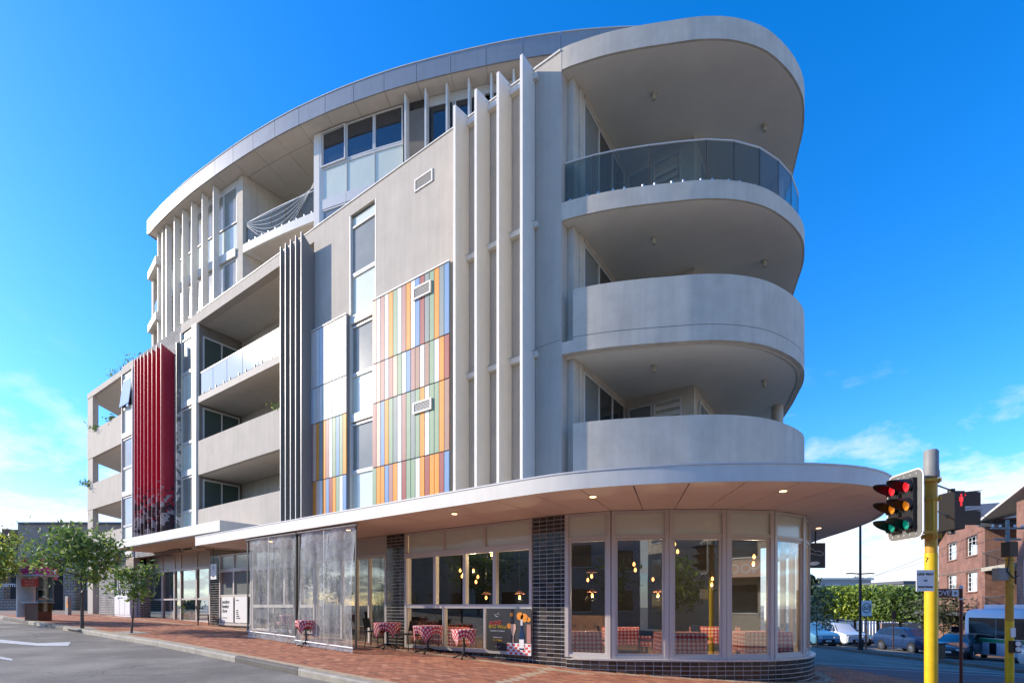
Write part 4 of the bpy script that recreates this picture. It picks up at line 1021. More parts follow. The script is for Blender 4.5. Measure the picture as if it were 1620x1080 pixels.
# ============================================================ CAFE FURNITURE
def cloth_mesh(rx, ry, drop, n=56, rings=7, square=False, seed=1, round_top=True):
    """tablecloth lying on a top and hanging in folds; uv in metres for the checks"""
    rnd = random.Random(seed); vs = [(0, 0, .004)]; uv = [(0, 0)]; fs = []
    ph = [rnd.uniform(0, 6.28) for _ in range(3)]; amp = .035 if round_top else .018
    levels = [(f, 0) for f in (.35, .7, .97)]+[(1, d) for d in (.02, .25, .5, .75, 1)]
    for f, d in levels:
        for i in range(n):
            a = 2*math.pi*i/n; c, s_ = math.cos(a), math.sin(a)
            if round_top: bx_, by_ = rx*c, ry*s_
            else: k = 1/max(abs(c), abs(s_)); bx_, by_ = rx*c*k, ry*s_*k; 
            L = math.hypot(bx_, by_) or 1; ux_, uy_ = bx_/L, by_/L
            hang = (rx+.20)/max(abs(c), abs(s_))*1.0-rx+.0 if round_top else drop*(1+.22*max(0, abs(math.sin(2*a))-.6))
            if d == 0: x, y, z = bx_*f, by_*f, .004; u = (x, y)
            else:
                wv = amp*(math.sin(9*a+ph[0])+.6*math.sin(5*a+ph[1])+.4*math.sin(17*a+ph[2]))*d
                o = (.012+wv*.7+(-.05 if round_top else .02)*d); x, y, z = bx_+ux_*o, by_+uy_*o, -hang*d+ (.0)
                u = (bx_+ux_*hang*d, by_+uy_*hang*d) if round_top else ((bx_, by_+math.copysign(hang*d, by_)) if abs(s_) > abs(c) else (bx_+math.copysign(hang*d, bx_), by_))
            vs.append((x, y, z)); uv.append(u)
    for i in range(n): fs.append((0, 1+i, 1+(i+1) % n))
    for k in range(len(levels)-1):
        for i in range(n): fs.append((1+k*n+i, 1+(k+1)*n+i, 1+(k+1)*n+(i+1) % n, 1+k*n+(i+1) % n))
    me = bpy.data.meshes.new('tablecloth'); me.from_pydata(vs, [], fs); l = me.uv_layers.new(name='UVMap').data
    for p in me.polygons:
        for li in p.loop_indices: l[li].uv = uv[me.loops[li].vertex_index]
    me.polygons.foreach_set('use_smooth', [True]*len(me.polygons)); me.materials.append(MT['gingham']); return me
def pedestal_table(r=.33, h=.74):
    t = empty('cafe_table'); obj('tabletop', MB().lathe([(r, h-.03), (r+.004, h-.015), (r, h)], n=24), 'black', t, smooth=40)
    obj('pedestal', MB().lathe([(.05, .06), (.03, .12), (.028, .5), (.03, h-.06), (.12, h-.035)], n=12), 'black', t, smooth=50)
    for k in range(4):
        a = k*math.pi/2+.5; mb = MB(); c, s_ = math.cos(a), math.sin(a)
        mb.path([(.03*c, .03*s_, .13), (.12*c, .12*s_, .10), (.22*c, .22*s_, .045), (.29*c, .29*s_, .03)], .018, 6); mb.lathe([(.028, 0), (.028, .03)], (.29*c, .29*s_, 0), 8)
        obj('foot', mb, 'black', t)
    return t
def chair_obj():
    c = empty('cafe_chair'); obj('seat', MB().box(-.20, .20, -.20, .20, .44, .475), 'black', c)
    for x in (-.18, .18):
        for y in (-.18, .18): obj('leg', MB().tube((x*.95, y*.95, .44), (x*1.12, y*1.15, 0), .016, .012, 6), 'black', c)
    b = MB(); n = 7; P1 = []
    for z, o in ((.56, .0), (.68, .02), (.84, .06)):
        for i in range(n): u = -1+2*i/(n-1); P1.append((u*.20, .20+o+.03*(1-u*u), z))
    for k in range(2):
        for i in range(n-1): b.f.append((k*n+i, k*n+i+1, (k+1)*n+i+1, (k+1)*n+i)); b.t.append(None)
    b.v = P1+[(x, y+.02, z) for x, y, z in P1]; m_ = 3*n
    b.f += [tuple(m_+v for v in f[::-1]) for f in b.f[:]]; b.t = [None]*len(b.f)
    obj('backrest', b, 'black', c)
    for x in (-.17, .17): obj('back_post', MB().tube((x, .19, .46), (x, .26, .84), .013, n=6), 'black', c)
    return c
t0 = None; c0 = None
def place_table(x, y, label, clabel, r=.33, group='pedestal tables on the brick footpath', seed=1, drop=.27, z=None, rz=0, cgroup='gingham cloths on the footpath tables'):
    global t0
    z = g(x, y) if z is None else z
    if t0 is None: t0 = pedestal_table(); o = t0
    else: o = copy_tree(t0)
    o.location = (x, y, z); o.rotation_euler.z = rz; s_ = r/.33
    o.scale = (s_, s_, 1); tag(o, label, 'table', group)
    cl = bpy.data.objects.new('tablecloth', cloth_mesh(r, r, drop, seed=seed)); col.objects.link(cl); cl.location = (x, y, z+.742); cl.rotation_euler.z = rz+seed*.7
    tag(cl, clabel, 'tablecloth', cgroup)
def place_chair(x, y, rz, label, z=None, group='black chairs outside the restaurant'):
    global c0
    if c0 is None: c0 = chair_obj(); o = c0
    else: o = copy_tree(c0)
    o.location = (x, y, g(x, y) if z is None else z); o.rotation_euler.z = rz; tag(o, label, 'chair', group)
def gpt(px, py):      # ground point seen at a pixel
    z = 0
    for _ in range(12): x, y = pz(px, py, z); z = g(x, y)
    return x, y
for (px, py, r, lb, clb, sd) in (
    (734, 1041, .31, 'small black pedestal table in front of the wine poster window', 'gingham cloth on the table nearest the wine poster', 1),
    (677, 1032, .40, 'black pedestal table standing before the left half of the wide shop window', 'gingham cloth with long points on the table before the wide shop window', 2),
    (613, 1025, .38, 'black pedestal table between two chairs by the tiled pier', 'gingham cloth on the table set between the two black chairs', 3),
    (484, 1022, .27, 'narrow pedestal table at the gap between the two clear blinds', 'gingham cloth seen in the gap between the clear blinds', 4)):
    x, y = gpt(px, py); place_table(x, y, lb, clb, r, seed=sd)
x, y = pD(455, 16.4); place_table(x, y, 'pedestal table behind the left clear blind', 'gingham cloth seen through the left clear blind', .3, seed=5)
x, y = gpt(588, 1023); place_chair(x, y+.1, R(115), 'black chair with its back to the right clear blind')
x, y = gpt(642, 1028); place_chair(x, y, R(-75), 'black chair facing the blind from the right of its table')
x, y = gpt(437, 1012); place_chair(x, y+.1, R(100), 'black chair seen through the left clear blind')
x, y = gpt(322, 988); place_chair(x, y, R(160), 'black chair beside the glazed entrance and tiled pier'); 
# --- restaurant interior: long tables by the windows, bentwood chairs, glasses, pendants
def long_table(x, y, rz, L, label, clabel, w_=.7, drop=.50, seed=3):
    t = empty('dining_table', (x, y, .05), rz, label=label, cat='table', group='dining tables inside the restaurant')
    obj('tabletop', MB().box(-L/2+.01, L/2-.01, -w_/2+.01, w_/2-.01, .70, .735), 'wood', t)
    for a in (-1, 1):
        for b in (-1, 1): obj('leg', MB().box(a*(L/2-.1)-.025, a*(L/2-.1)+.025, b*(w_/2-.08)-.025, b*(w_/2-.08)+.025, 0, .70), 'black', t)
    cl = bpy.data.objects.new('tablecloth', cloth_mesh(L/2, w_/2, drop, n=72, seed=seed, round_top=False)); col.objects.link(cl); cl.location = (x, y, .05+.737); cl.rotation_euler.z = rz
    tag(cl, clabel, 'tablecloth', 'gingham cloths inside the restaurant')
def at_px(px, D): return pD(px, D)
lt = [(917, 12.7, TH+.0, 1.0, 'dining table just inside the corner window next to the tiled pier', 'wide gingham cloth behind the corner window beside the tiled pier', 1),
      (1075, 12.3, TH, 1.05, 'dining table just inside the middle corner window', 'gingham cloth filling the middle corner window', 2),
      (1205, 12.7, TH, 1.15, 'dining table behind the two rightmost corner windows', 'gingham cloth behind the two rightmost corner windows', 3),
      (990, 15.0, TH, 1.3, 'dining table deeper inside behind the second corner window', 'gingham cloth deep inside behind the second corner window', 4),
      (1130, 15.6, TH, 1.3, 'dining table far back behind the fourth corner window', 'gingham cloth far back behind the fourth corner window', 5),
      (705, 15.3, 0, 1.3, 'dining table behind the lower panes of the wide shop window', 'gingham cloth behind the lower panes of the wide shop window', 6),
      (640, 17.6, 0, 1.2, 'dining table inside behind the tiled pier by the door', 'gingham cloth inside behind the tiled pier by the door', 7)]
glass_obj = None
for px, D, rz, L, a, b, sd in lt:
    x, y = at_px(px, D); long_table(x, y, rz, L, a, b, seed=sd)
    for k in range(4):
        u = -.36*L+.24*L*k+random.uniform(-.03, .03); v = random.uniform(-.18, .18); X_, Y_ = x+u*math.cos(rz)-v*math.sin(rz), y+u*math.sin(rz)+v*math.cos(rz)
        if glass_obj is None:
            glass_obj = empty('wine_glass'); o = glass_obj
            obj('bowl', MB().lathe([(.006, .09), (.03, .11), (.042, .15), (.034, .20)], n=10), 'clear_glass', o, smooth=60); obj('stem', MB().lathe([(.034, 0), (.032, .004), (.005, .01), (.005, .09)], n=8), 'clear_glass', o)
        else: o = copy_tree(glass_obj)
        o.location = (X_, Y_, .05+.742); tag(o, ['leftmost', 'second from left', 'third from left', 'rightmost'][k]+' glass on the table'+{917: ' in the corner window beside the tiled pier', 1075: ' filling the middle corner window', 1205: ' in the two rightmost corner windows', 990: ' deep inside the second corner window', 1130: ' far back in the fourth corner window', 705: ' behind the wide shop window', 640: ' behind the pier by the door'}[px], 'wine glass', 'wine glasses set on the dining tables')
for i, (px, D, rz, lb) in enumerate(((962, 13.6, 2.0, 'black chair at the end of the table beside the tiled pier, indoors'), (1022, 13.6, .3, 'black chair inside behind the second corner window'),
    (1168, 13.5, 2.4, 'black chair inside behind the fourth corner window'), (1112, 14.2, 1.2, 'black chair inside between the middle and fourth corner windows'),
    (758, 14.8, 4.2, 'black chair inside behind the wine poster'), (665, 16.0, 1.2, 'black chair inside behind the left lower shop pane'))):
    x, y = at_px(px, D); place_chair(x, y, rz, lb, .05, 'black chairs inside the restaurant')
pend = None
PD = [(936, 911, 13.6, 1), (930, 917, 15.2, 0), (937, 941, 14.6, 1), (1003, 892, 14.2, 0), (1005, 901, 14.2, 0), (1033, 916, 15.2, 0), (1041, 941, 14.8, 1), (1067, 860, 12.6, 0), (1072, 872, 13.0, 0),
      (1127, 915, 14.2, 0), (1126, 924, 14.4, 0), (1193, 880, 13.2, 0), (1192, 891, 13.3, 0), (728, 902, 16, 0), (731, 911, 16, 0), (749, 902, 16.6, 0), (756, 912, 16, 0), (753, 920, 15.4, 0), (778, 876, 14.2, 0), (769, 945, 15.5, 1), (822, 944, 15, 1)]
PL = ['shaded lamp rightmost in the first corner window, hanging above the lowest one', 'small bare bulb, topmost in the first corner window', 'shaded lamp hanging lowest in the first corner window',
      'upper bulb of the tight pair in the second corner window', 'lower bulb of the tight pair in the second corner window', 'bare bulb right of the tight pair in the second corner window', 'shaded lamp hanging lowest in the second corner window',
      'highest bulb at the left of the middle corner window', 'bulb just below the highest in the middle corner window', 'upper bulb of the pair right in the middle corner window', 'lower bulb of the pair right in the middle corner window',
      'upper bulb of the pair in the fourth corner window', 'lower bulb of the pair in the fourth corner window', 'upper bulb at the right of the second sliding pane', 'lower bulb at the right of the second sliding pane',
      'leftmost bulb of three in the third sliding pane', 'rightmost bulb of three in the third sliding pane', 'lowest bulb of three in the third sliding pane', 'highest bulb beside the third sliding pane mullion',
      'shaded lamp hanging low in the third sliding pane', 'shaded lamp hanging low in the fourth sliding pane']
for i, (px, py, D, shade) in enumerate(PD):
    x, y = at_px(px, D); z = zD(py, D)
    o = empty('pendant_lamp', (x, y, z), label=None)
    obj('cord', MB().tube((0, 0, .07), (0, 0, 3.5-z), .006, n=5), 'black', o); obj('bulb_glass', MB().lathe([(.012, -.055), (.032, -.03), (.038, 0), (.026, .035), (.014, .06)], n=10), 'bulb', o, smooth=60)
    obj('socket', MB().lathe([(.018, .06), (.018, .11)], n=8), 'black', o)
    if shade: obj('lamp_shade', MB().lathe([(.16, .10), (.15, .115), (.05, .18), (.02, .19)], n=16), 'terracotta', o, smooth=40)
    side = 'corner window' if px > 880 else 'wide shop window'
    wh = {0: 'first', 1: 'second', 2: 'third', 3: 'fourth'}[sum(px > q for q in ((967, 1057, 1147) if px > 880 else (688, 735, 783)))]
    if i in (2, 6, 10, 12, 15, 18, 20):
        lg = bpy.data.lights.new('bulb_light', 'POINT'); lg.energy = 34; lg.color = (1, .72, .45); lg.shadow_soft_size = .06
        lo = bpy.data.objects.new('bulb_light', lg); col.objects.link(lo); lo.parent = o; lo.location = (0, 0, -.10)
    tag(o, PL[i], 'pendant lamp', 'pendant lamps in the restaurant')
# --- posters and small signs
x0, x1 = xY(769.5, .14)+.02, xY(802.5, .14); z0, z1 = zY(786, 1030.5, .14), zY(786, 965, .14)
po = obj('wine_poster', MB().box(x0, x1, .125, .135, .29, 1.37), 'sign_dark'); tag(po, 'dark poster advertising BYO wine in the lower shop window', 'poster')
w_ = x1-x0; mx_ = (x0+x1)/2; rot = (R(90), 0, 0)
text('lettering', 'BYO Wine', .17*w_/.6*.74, 'yellow', po, (mx_+.03, .122, .90), rot, sx=.92)
fr = obj('red_frame', MB().box(-.21, .17, -.004, 0, -.045, -.035).box(-.21, .17, -.004, 0, .035, .045).box(-.21, -.2, -.004, 0, -.035, .035).box(.16, .17, -.004, 0, -.035, .035), 'booth_red', po, loc=(mx_-.02, .122, 1.0)); fr.rotation_euler = (0, R(-7), 0)
text('lettering', 'No Corkage', .065, 'booth_red', po, (mx_-.04, .121, 1.0), (R(90), R(-7), 0)); text('lettering', 'MONDAY & TUESDAY', .045, 'white', po, (mx_+.03, .122, .79), rot, sx=1.05)
text('lettering', 'Contact us on', .05, 'white', po, (mx_+.03, .122, .63), rot); text('lettering', '9 117 8408', .062, 'yellow', po, (mx_+.03, .122, .55), rot)
text('lettering', 'see our website', .026, 'white', po, (mx_+.03, .122, .385), rot)
obj('emblem', MB().path([(mx_-.06, .12, 1.23), (mx_-.02, .12, 1.17), (mx_+.05, .12, 1.16)], .008, 5).path([(mx_, .12, 1.20), (mx_+.05, .12, 1.26), (mx_+.10, .12, 1.20)], .007, 5), 'white', po)
x2 = xY(842, .14)-.02
pp = obj('still_life_poster', MB().box(x1+.004, x2, .125, .135, .20, 1.37), 'sign_dark'); tag(pp, 'poster photograph of a wine bottle and glass on a checked cloth', 'poster')
def flat(name, mb, m): return obj(name, mb, m, pp)
cmb_ = MB(); cmb_.box(x1+.006, x2-.002, .121, .124, .205, .50); flat('printed_cloth', cmb_, 'white')
for k in range(9):
    for j in range(4):
        if (k+j) % 2: flat('printed_check', MB().box(x1+.01+k*(x2-x1-.03)/9, x1+.01+(k+1)*(x2-x1-.03)/9, .118, .1205, .215+j*.07, .27+j*.07), 'booth_red')
bx = x1+(x2-x1)*.62
flat('printed_bottle', MB().add([(bx-.075, .117, .34), (bx+.075, .117, .34), (bx+.075, .117, .72), (bx+.03, .117, .86), (bx+.03, .117, 1.05), (bx-.03, .117, 1.05), (bx-.03, .117, .86), (bx-.075, .117, .72)], [tuple(range(8))]), 'car_blue')
flat('printed_label', MB().box(bx-.07, bx+.07, .114, .116, .38, .60), 'white'); flat('printed_neck', MB().box(bx-.03, bx+.03, .114, .116, .95, 1.10), 'plank_offwhite')
gx0 = x1+(x2-x1)*.27
flat('printed_glass', MB().add([(gx0-.02, .116, .5), (gx0+.02, .116, .5), (gx0+.015, .116, .66), (gx0+.08, .116, .86), (gx0+.07, .116, .98), (gx0-.07, .116, .98), (gx0-.08, .116, .86), (gx0-.015, .116, .66)], [tuple(range(8))]), 'plank_peach')
for a, b, c in ((.10, .93, .07), (.2, 1.22, .05), (.55, 1.18, .10), (.72, 1.14, .11), (.9, 1.1, .06)):
    flat('printed_light', MB().lathe([(c, 0), (c, .002)], (x1+(x2-x1)*a, .1215, b), 14, axis='y'), 'plank_orange')
flat('printed_cloth_edge', MB().box(x2-.13, x2-.01, .119, .1205, .51, .98), 'plank_mauve')
def plate(name, px0, px1, z0, z1, y, m, label, cat='sign'):
    o = obj(name, MB().box(xY(px0, y), xY(px1, y), y, y+.012, z0, z1), m); tag(o, label, cat); return o
y_ = .15
a = plate('window_poster', 350.5, 369, .74, 1.80, y_, 'white', 'white window poster reading modern hawker chow', 'poster'); X_ = xY(351.5, y_)
for k, s_ in enumerate(('modern', 'hawker', 'chow')): text('lettering', s_, .235, 'ink', a, (X_, y_-.003, 1.60-.19*k), rot, 'LEFT', sx=.82)
text('lettering', 'eat in & takeaway', .06, 'ink', a, (X_, y_-.003, .93), rot, 'LEFT')
a = plate('window_poster', 371.5, 391.5, .74, 1.80, y_, 'white', 'white window poster with a small printed menu list', 'poster'); X_ = xY(373.5, y_)
text('lettering', 'modern', .07, 'ink', a, (X_, y_-.003, 1.66), rot, 'LEFT'); 
for k, s_ in enumerate(('open', 'lunch', 'dinner', 'noodles', 'rice bowls')): text('lettering', s_, .075, 'ink', a, (X_+.02, y_-.003, 1.25-.08*k), rot, 'LEFT')
a = obj('wall_sign', MB().box(xY(333, -.1), xY(342, -.1), -.10, -.06, 2.55, 3.2), 'white'); tag(a, 'small white sign with a dark figure hanging on the tiled pier', 'sign')
obj('hanger', MB().tube((xY(337.5, -.08), -.08, 3.2), (xY(337.5, -.08), -.08, 4.07), .012), 'frame_dark', a); text('lettering', 'S', .22, 'ink', a, (xY(337.5, -.1), -.103, 3.02), rot); text('lettering', 'salon', .10, 'ink', a, (xY(337.5, -.1), -.103, 2.68), rot)
a = plate('door_lettering_panel', 588.5, 603, 1.05, 2.1, .215, 'clear_glass', 'white lettering stuck on the restaurant glass door', 'sign'); X_ = xY(596, .2)
text('lettering', 'bistro', .11, 'white', a, (X_, .2, 1.93), rot)
for k, s_ in enumerate(('OPEN', 'lunch', 'dinner', 'BYO', 'Tue - Sun')): text('lettering', s_, .045, 'white', a, (X_, .2, 1.80-.07*k), rot)
# --- two clear PVC blinds hanging from the canopy edge
def blind(pxa, pxb, yo, ztop, zbot, label, seed, lean=.0):
    rnd = random.Random(seed); xa, xb = xY(pxa, yo), xY(pxb, yo); e_ = empty('clear_blind', ((xa+xb)/2, yo, g((xa+xb)/2, yo)), label=label, cat='blind', group='clear roll down blinds under the canopy')
    ox, oy, oz = e_.location; nx_, nz = 40, 34; vs = []; fs = []
    for j in range(nz+1):
        t_ = j/nz
        for i in range(nx_+1):
            u = i/nx_; x = xa+(xb-xa)*u; pin = .10*math.sin(math.pi*t_)*(1 if u > .5 else -1)*(abs(2*u-1))**3
            y = yo+.010*math.sin(u*41+1.2*math.sin(t_*3+seed))*t_**.5+.02*math.sin(u*13+t_*1.5+seed)+.004*math.sin((u+t_)*60)*max(0, 1-4*t_)-lean*t_-.12*math.sin(math.pi*t_)*0
            zz = ztop+(zbot-ztop)*t_+(g(x, yo)-g(xa, yo))*t_
            vs.append((x-pin-ox, y-oy, zz-oz))
    for j in range(nz):
        for i in range(nx_): k = j*(nx_+1)+i; fs.append((k, k+1, k+nx_+2, k+nx_+1))
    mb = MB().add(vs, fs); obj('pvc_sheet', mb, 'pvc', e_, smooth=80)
    q = lambda x, z: (x-ox, -oy+yo, z-oz)
    obj('top_roller', MB().tube(q(xa-.05, ztop+.04), q(xb+.05, ztop+.04), .045, n=10), 'steel', e_, smooth=50)
    zb_a, zb_b = zbot, zbot+(g(xb, yo)-g(xa, yo)); obj('bottom_bar', MB().tube((xa-ox-.02, yo-oy-lean, zb_a-oz), (xb-ox+.02, yo-oy-lean, zb_b-oz), .026, n=8), 'booth_grey', e_, smooth=50)
    for s_ in (xa, xb): obj('edge_strap', MB().box(s_-.03-ox, s_+.03-ox, yo-oy-.012, yo-oy+.012, zbot-oz-.0+(g(s_, yo)-g(xa, yo)), ztop-oz), 'black', e_)
    obj('seam', MB().box((xa+xb)/2-ox-.01, (xa+xb)/2-ox+.01, -.075, -.07, zbot-oz, ztop-oz), 'booth_grey', e_)
    mb = MB(); n_ = 20; P_ = []
    for i in range(n_+1): u = i/n_; x = xa+(xb-xa)*u; P_.append((x-ox, yo-oy-lean, zbot+(g(x, yo)-g(xa, yo))-oz))
    vs = P_+[(p[0]+.05, p[1]-.03-.01*math.sin(k), g(p[0]+ox, yo)+.02-oz) for k, p in enumerate(P_)]; mb.add(vs, [(i, i+1, n_+2+i, n_+1+i) for i in range(n_)])
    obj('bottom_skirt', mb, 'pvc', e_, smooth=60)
    return e_
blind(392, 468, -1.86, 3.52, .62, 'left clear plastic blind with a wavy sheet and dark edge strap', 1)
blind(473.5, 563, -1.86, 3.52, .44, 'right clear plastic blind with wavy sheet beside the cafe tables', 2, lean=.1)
xp = xY(470.5, -1.72); o = obj('blind_post', MB().box(xp-.11, xp+.11, -1.80, -1.70, g(xp, -1.7), 3.58), 'black'); tag(o, 'black post between the two clear blinds', 'post')
# ============================================================ TREES
def leafy(name, loc, H, spread, nleaf, leaf, cols, label, group=None, trunk_r=.05, crown0=.45, seed=1, lean=(0, 0), shape='round', cat='tree', branches=16, stem=True):
    rnd = random.Random(seed); rs = np.random.RandomState(seed); t = empty(name, loc, label=label, cat=cat)
    if group: tag(t, group=group)
    mb = MB(); top = Vector((lean[0], lean[1], H*.86)); pts = []; n = 6; prev = Vector((0, 0, 0))
    for i in range(1, n+1): q = top*(i/n)+Vector((rnd.uniform(-.04, .04), rnd.uniform(-.04, .04), 0))*H*.3; mb.tube(prev, q, trunk_r*(1-.8*(i-1)/n), trunk_r*(1-.8*i/n), 8, caps=False); pts.append((prev, q)); prev = q
    tips = []
    for k in range(branches):
        hf = crown0+(1-crown0)*(k+.5)/branches*.9; idx = min(n-1, int(hf*n)); a, b = pts[idx]; s_ = a.lerp(b, hf*n-idx)
        an = k*2.4+rnd.uniform(-.5, .5)
        prof = {'round': math.sin(math.pi*(hf-crown0+.12)/(1.15-crown0))**.6, 'box': 1, 'cone': 1.1-(hf-crown0)/(1-crown0)}[shape]
        L = spread*prof*rnd.uniform(.45, 1.15); e_ = s_+Vector((math.cos(an)*L, math.sin(an)*L, H*rnd.uniform(.02, .16) if shape != 'cone' else -.02*H)); e_.z = min(e_.z, H*.98); m_ = s_.lerp(e_, .5)+Vector((0, 0, -.03*H))
        mb.tube(s_, m_, trunk_r*.4, trunk_r*.25, 6, caps=False); mb.tube(m_, e_, trunk_r*.25, trunk_r*.08, 5, caps=False)
        for f_ in (.45, .7, .9, 1.05): tips.append((s_.lerp(e_, f_), L))
        for _ in range(2):
            q = m_.lerp(e_, rnd.random())+Vector((rnd.uniform(-1, 1), rnd.uniform(-1, 1), rnd.uniform(-.3, .7)))*L*.35; mb.tube(m_, q, trunk_r*.15, trunk_r*.05, 5, caps=False); tips.append((q, L)); tips.append((q, L))
    if stem: obj('trunk', mb, 'bark', t)
    T = np.array([tuple(p) for p, L in tips]); LL = np.array([L for p, L in tips]); k = rs.randint(0, len(T), nleaf)
    c = T[k]+rs.normal(0, 1, (nleaf, 3))*(LL[k]*.27+.05)[:, None]*np.array([1, 1, .75])
    if shape == 'box': c = np.clip(c, [-spread, -spread, H*crown0], [spread, spread, H]); 
    u = rs.normal(0, 1, (nleaf, 3)); u /= np.linalg.norm(u, axis=1)[:, None]; v = np.cross(u, rs.normal(0, 1, (nleaf, 3))); v /= np.linalg.norm(v, axis=1)[:, None]
    sz = leaf*rs.uniform(.6, 1.3, nleaf)[:, None]; V = np.empty((nleaf, 4, 3)); V[:, 0] = c-u*sz; V[:, 1] = c+v*sz*.42; V[:, 2] = c+u*sz; V[:, 3] = c-v*sz*.42
    me = bpy.data.meshes.new('crown'); me.vertices.add(nleaf*4); me.vertices.foreach_set('co', V.ravel()); me.loops.add(nleaf*4); me.loops.foreach_set('vertex_index', np.arange(nleaf*4)); me.polygons.add(nleaf); me.polygons.foreach_set('loop_start', np.arange(0, nleaf*4, 4)); me.update(calc_edges=True); me.validate()
    ca = me.color_attributes.new('tint', 'FLOAT_COLOR', 'CORNER'); cc = np.array(cols)[rs.randint(0, len(cols), nleaf)]*rs.uniform(.75, 1.25, (nleaf, 1)); arr = np.ones((nleaf, 4, 4)); arr[:, :, :3] = cc[:, None, :]; ca.data.foreach_set('color', arr.ravel())
    me.materials.append(MT['leaf']); o = bpy.data.objects.new('crown', me); col.objects.link(o); o.parent = t; return t
GREEN = [(.15, .24, .06), (.20, .31, .07), (.10, .16, .04), (.32, .42, .09)]; LIME = [(.34, .40, .04), (.44, .48, .06), (.22, .30, .04), (.14, .20, .04)]
x, y = gpt(130, 992); z = g(x, y); leafy('street_tree', (x, y, z-.02), 4.1, 1.3, 2700, .10, GREEN, 'slender street tree with a wide leafy crown on the footpath near the phone booth', 'young street trees on the footpath', .062, .48, 3)
x, y = gpt(208, 1001); z = g(x, y); leafy('street_tree', (x, y, z-.02), 2.55, .62, 950, .075, GREEN, 'smallest street tree, sparse, in a dark pit before the entrance', 'young street trees on the footpath', .035, .5, 5, lean=(.15, 0), branches=9)
x, y = pD(-22, 21.5); leafy('street_tree', (x, y, g(x, y)), 3.9, 1.15, 5200, .085, LIME, 'sunlit lime green street tree cut by the left edge', 'young street trees on the footpath', .08, .42, 9)
for px, py, s_ in ((130, 991, .8), (208, 1000, .7)):
    x, y = gpt(px, py); tag(obj('tree_pit', MB().prism([(x-s_, y-.35), (x+s_, y-.35), (x+s_, y+.35), (x-s_, y+.35)], lambda a, b: g(a, b)-.02, lambda a, b: g(a, b)+.006), 'earth'), kind='structure')
# potted plants on the end balconies, terrace edge and behind the entrance glass
for (px, py, D, h_, lb) in ((138, 770, 30.3, .45, 'trailing plant spilling over the lowest end balcony corner'), (176, 667, 28.4, .38, 'small bushy plant on the upper end balcony parapet'), (150, 681, 29.6, .35, 'low plant at the corner of the upper end balcony')):
    x, y = pD(px, D); z = zD(py, D); leafy('balcony_plant', (x, y+.1, z-.05), h_, h_*.8, 260, .07, GREEN, lb, 'plants on the end balconies', .015, .1, int(px), cat='plant', branches=6)
for k, (px, py) in enumerate(((184, 584), (199, 570), (208, 564), (222, 551))):
    x, y = xY(px, .6), .6; leafy('rooftop_plant', (x, y, TOP-.0), .75, .4, 160, .07, GREEN, ['leftmost', 'second from left', 'third from left', 'rightmost'][k]+' of the small plants along the terrace edge above the end balconies', 'plants along the terrace edge', .02, .1, 40+k, cat='plant', branches=6)
for px, py in ((297, 975), (305, 982)):
    x, y = pD(px, 25.6); t = leafy('potted_plant', (x, y, .62+.42), .75, .35, 260, .10, GREEN, 'leafy potted plant in a dark pot behind the entrance glass' if px == 297 else 'plant in a white pot behind the entrance glass', 'potted plants in the entrance', .02, .1, px, cat='plant', branches=7)
    obj('pot', MB().lathe([(.14, -.42), (.2, 0), (.17, 0)], n=12), 'black' if px == 297 else 'white', t)
# plants on the parapet beside the grey blades
x = xY(436, .08); leafy('balcony_plant', (x, .08, 8.70), .42, .22, 60, .05, GREEN, 'thin sprigs on the parapet next to the grey blades', None, .008, .1, 77, cat='plant', branches=5)
# fairy lights draped on the penthouse balcony glass
nl = MB(); gb2 = gb
for r_ in range(6):
    P_ = []
    for k in range(15):
        u = k/14; q = gb.at(.1+u*(gb.len-.2)); n_ = gb.nor(.1+u*(gb.len-.2)); z = 18.7-.12*r_*math.sin(math.pi*u)-.02*r_-(.10+.1*r_)*math.sin(math.pi*u)+.9*(u-.1)**3*(1 if u > .1 else 0)*(.2+.1*r_); P_.append((q.x+n_.x*.04, q.y+n_.y*.04, min(z, 20.2)))
    nl.path(P_, .006, 4)
tag(obj('string_lights', nl, 'white'), 'strings of unlit fairy lights draped along the penthouse balcony glass', 'string lights')
# ============================================================ LEFT BACKGROUND
def camrot(o): o.rotation_euler.z = TH; return o
def fbox(px0, px1, D, depth, z0, z1, m, name, parent=None, uv=False):
    """box facing the street frame at distance D"""
    X0, X1 = (px0-CX)/F*D, (px1-CX)/F*D
    mb = MB().prism([C(X0, D), C(X1, D), C(X1, D+depth), C(X0, D+depth)], z0, z1); return obj(name, mb, m, parent, uv=uv)
nb = empty('neighbouring_building', C(-34, 36), label='low grey brown brick building with dark openings behind the street trees', cat='building')
def nbp(*a, **k):
    o = fbox(*a, parent=nb, **k); o.matrix_parent_inverse = Matrix.Translation(nb.location).inverted(); return o
bz = .9
nbp(28, 192, 36, .5, 4.75, zD(829, 36), 'grey_wall', 'upper_wall', uv=True); nbp(27.5, 193, 35.9, .7, zD(829, 36)+.003, zD(829, 36)+.15, 'roof_slate', 'coping')
nbp(-60, 30, 37, .5, 4.6, 5.6, 'grey_wall_low', 'upper_wall'); nbp(-70, 195, 40, 6, bz-.5, 7.0, 'dark_inside', 'dark_interior')
for a, b in ((27, 36), (100, 118), (172, 193), (-10, 6)): nbp(a, b, 36.02, .46, bz-.5, 4.745, 'grey_brick', 'pier', uv=True)
nbp(118, 172, 36.6, .3, bz-.5, 2.6, 'grey_wall_low', 'low_wall'); nbp(-60, 36, 35.2, .3, bz-.5, 1.9, 'grey_brick', 'low_wall', uv=True)
nbp(48, 88, 36.3, .2, 3.3, 4.4, 'booth_red', 'dark_red_sign'); nbp(36, 100, 36.5, .2, 4.4, 4.74, 'grey_wall', 'lintel')
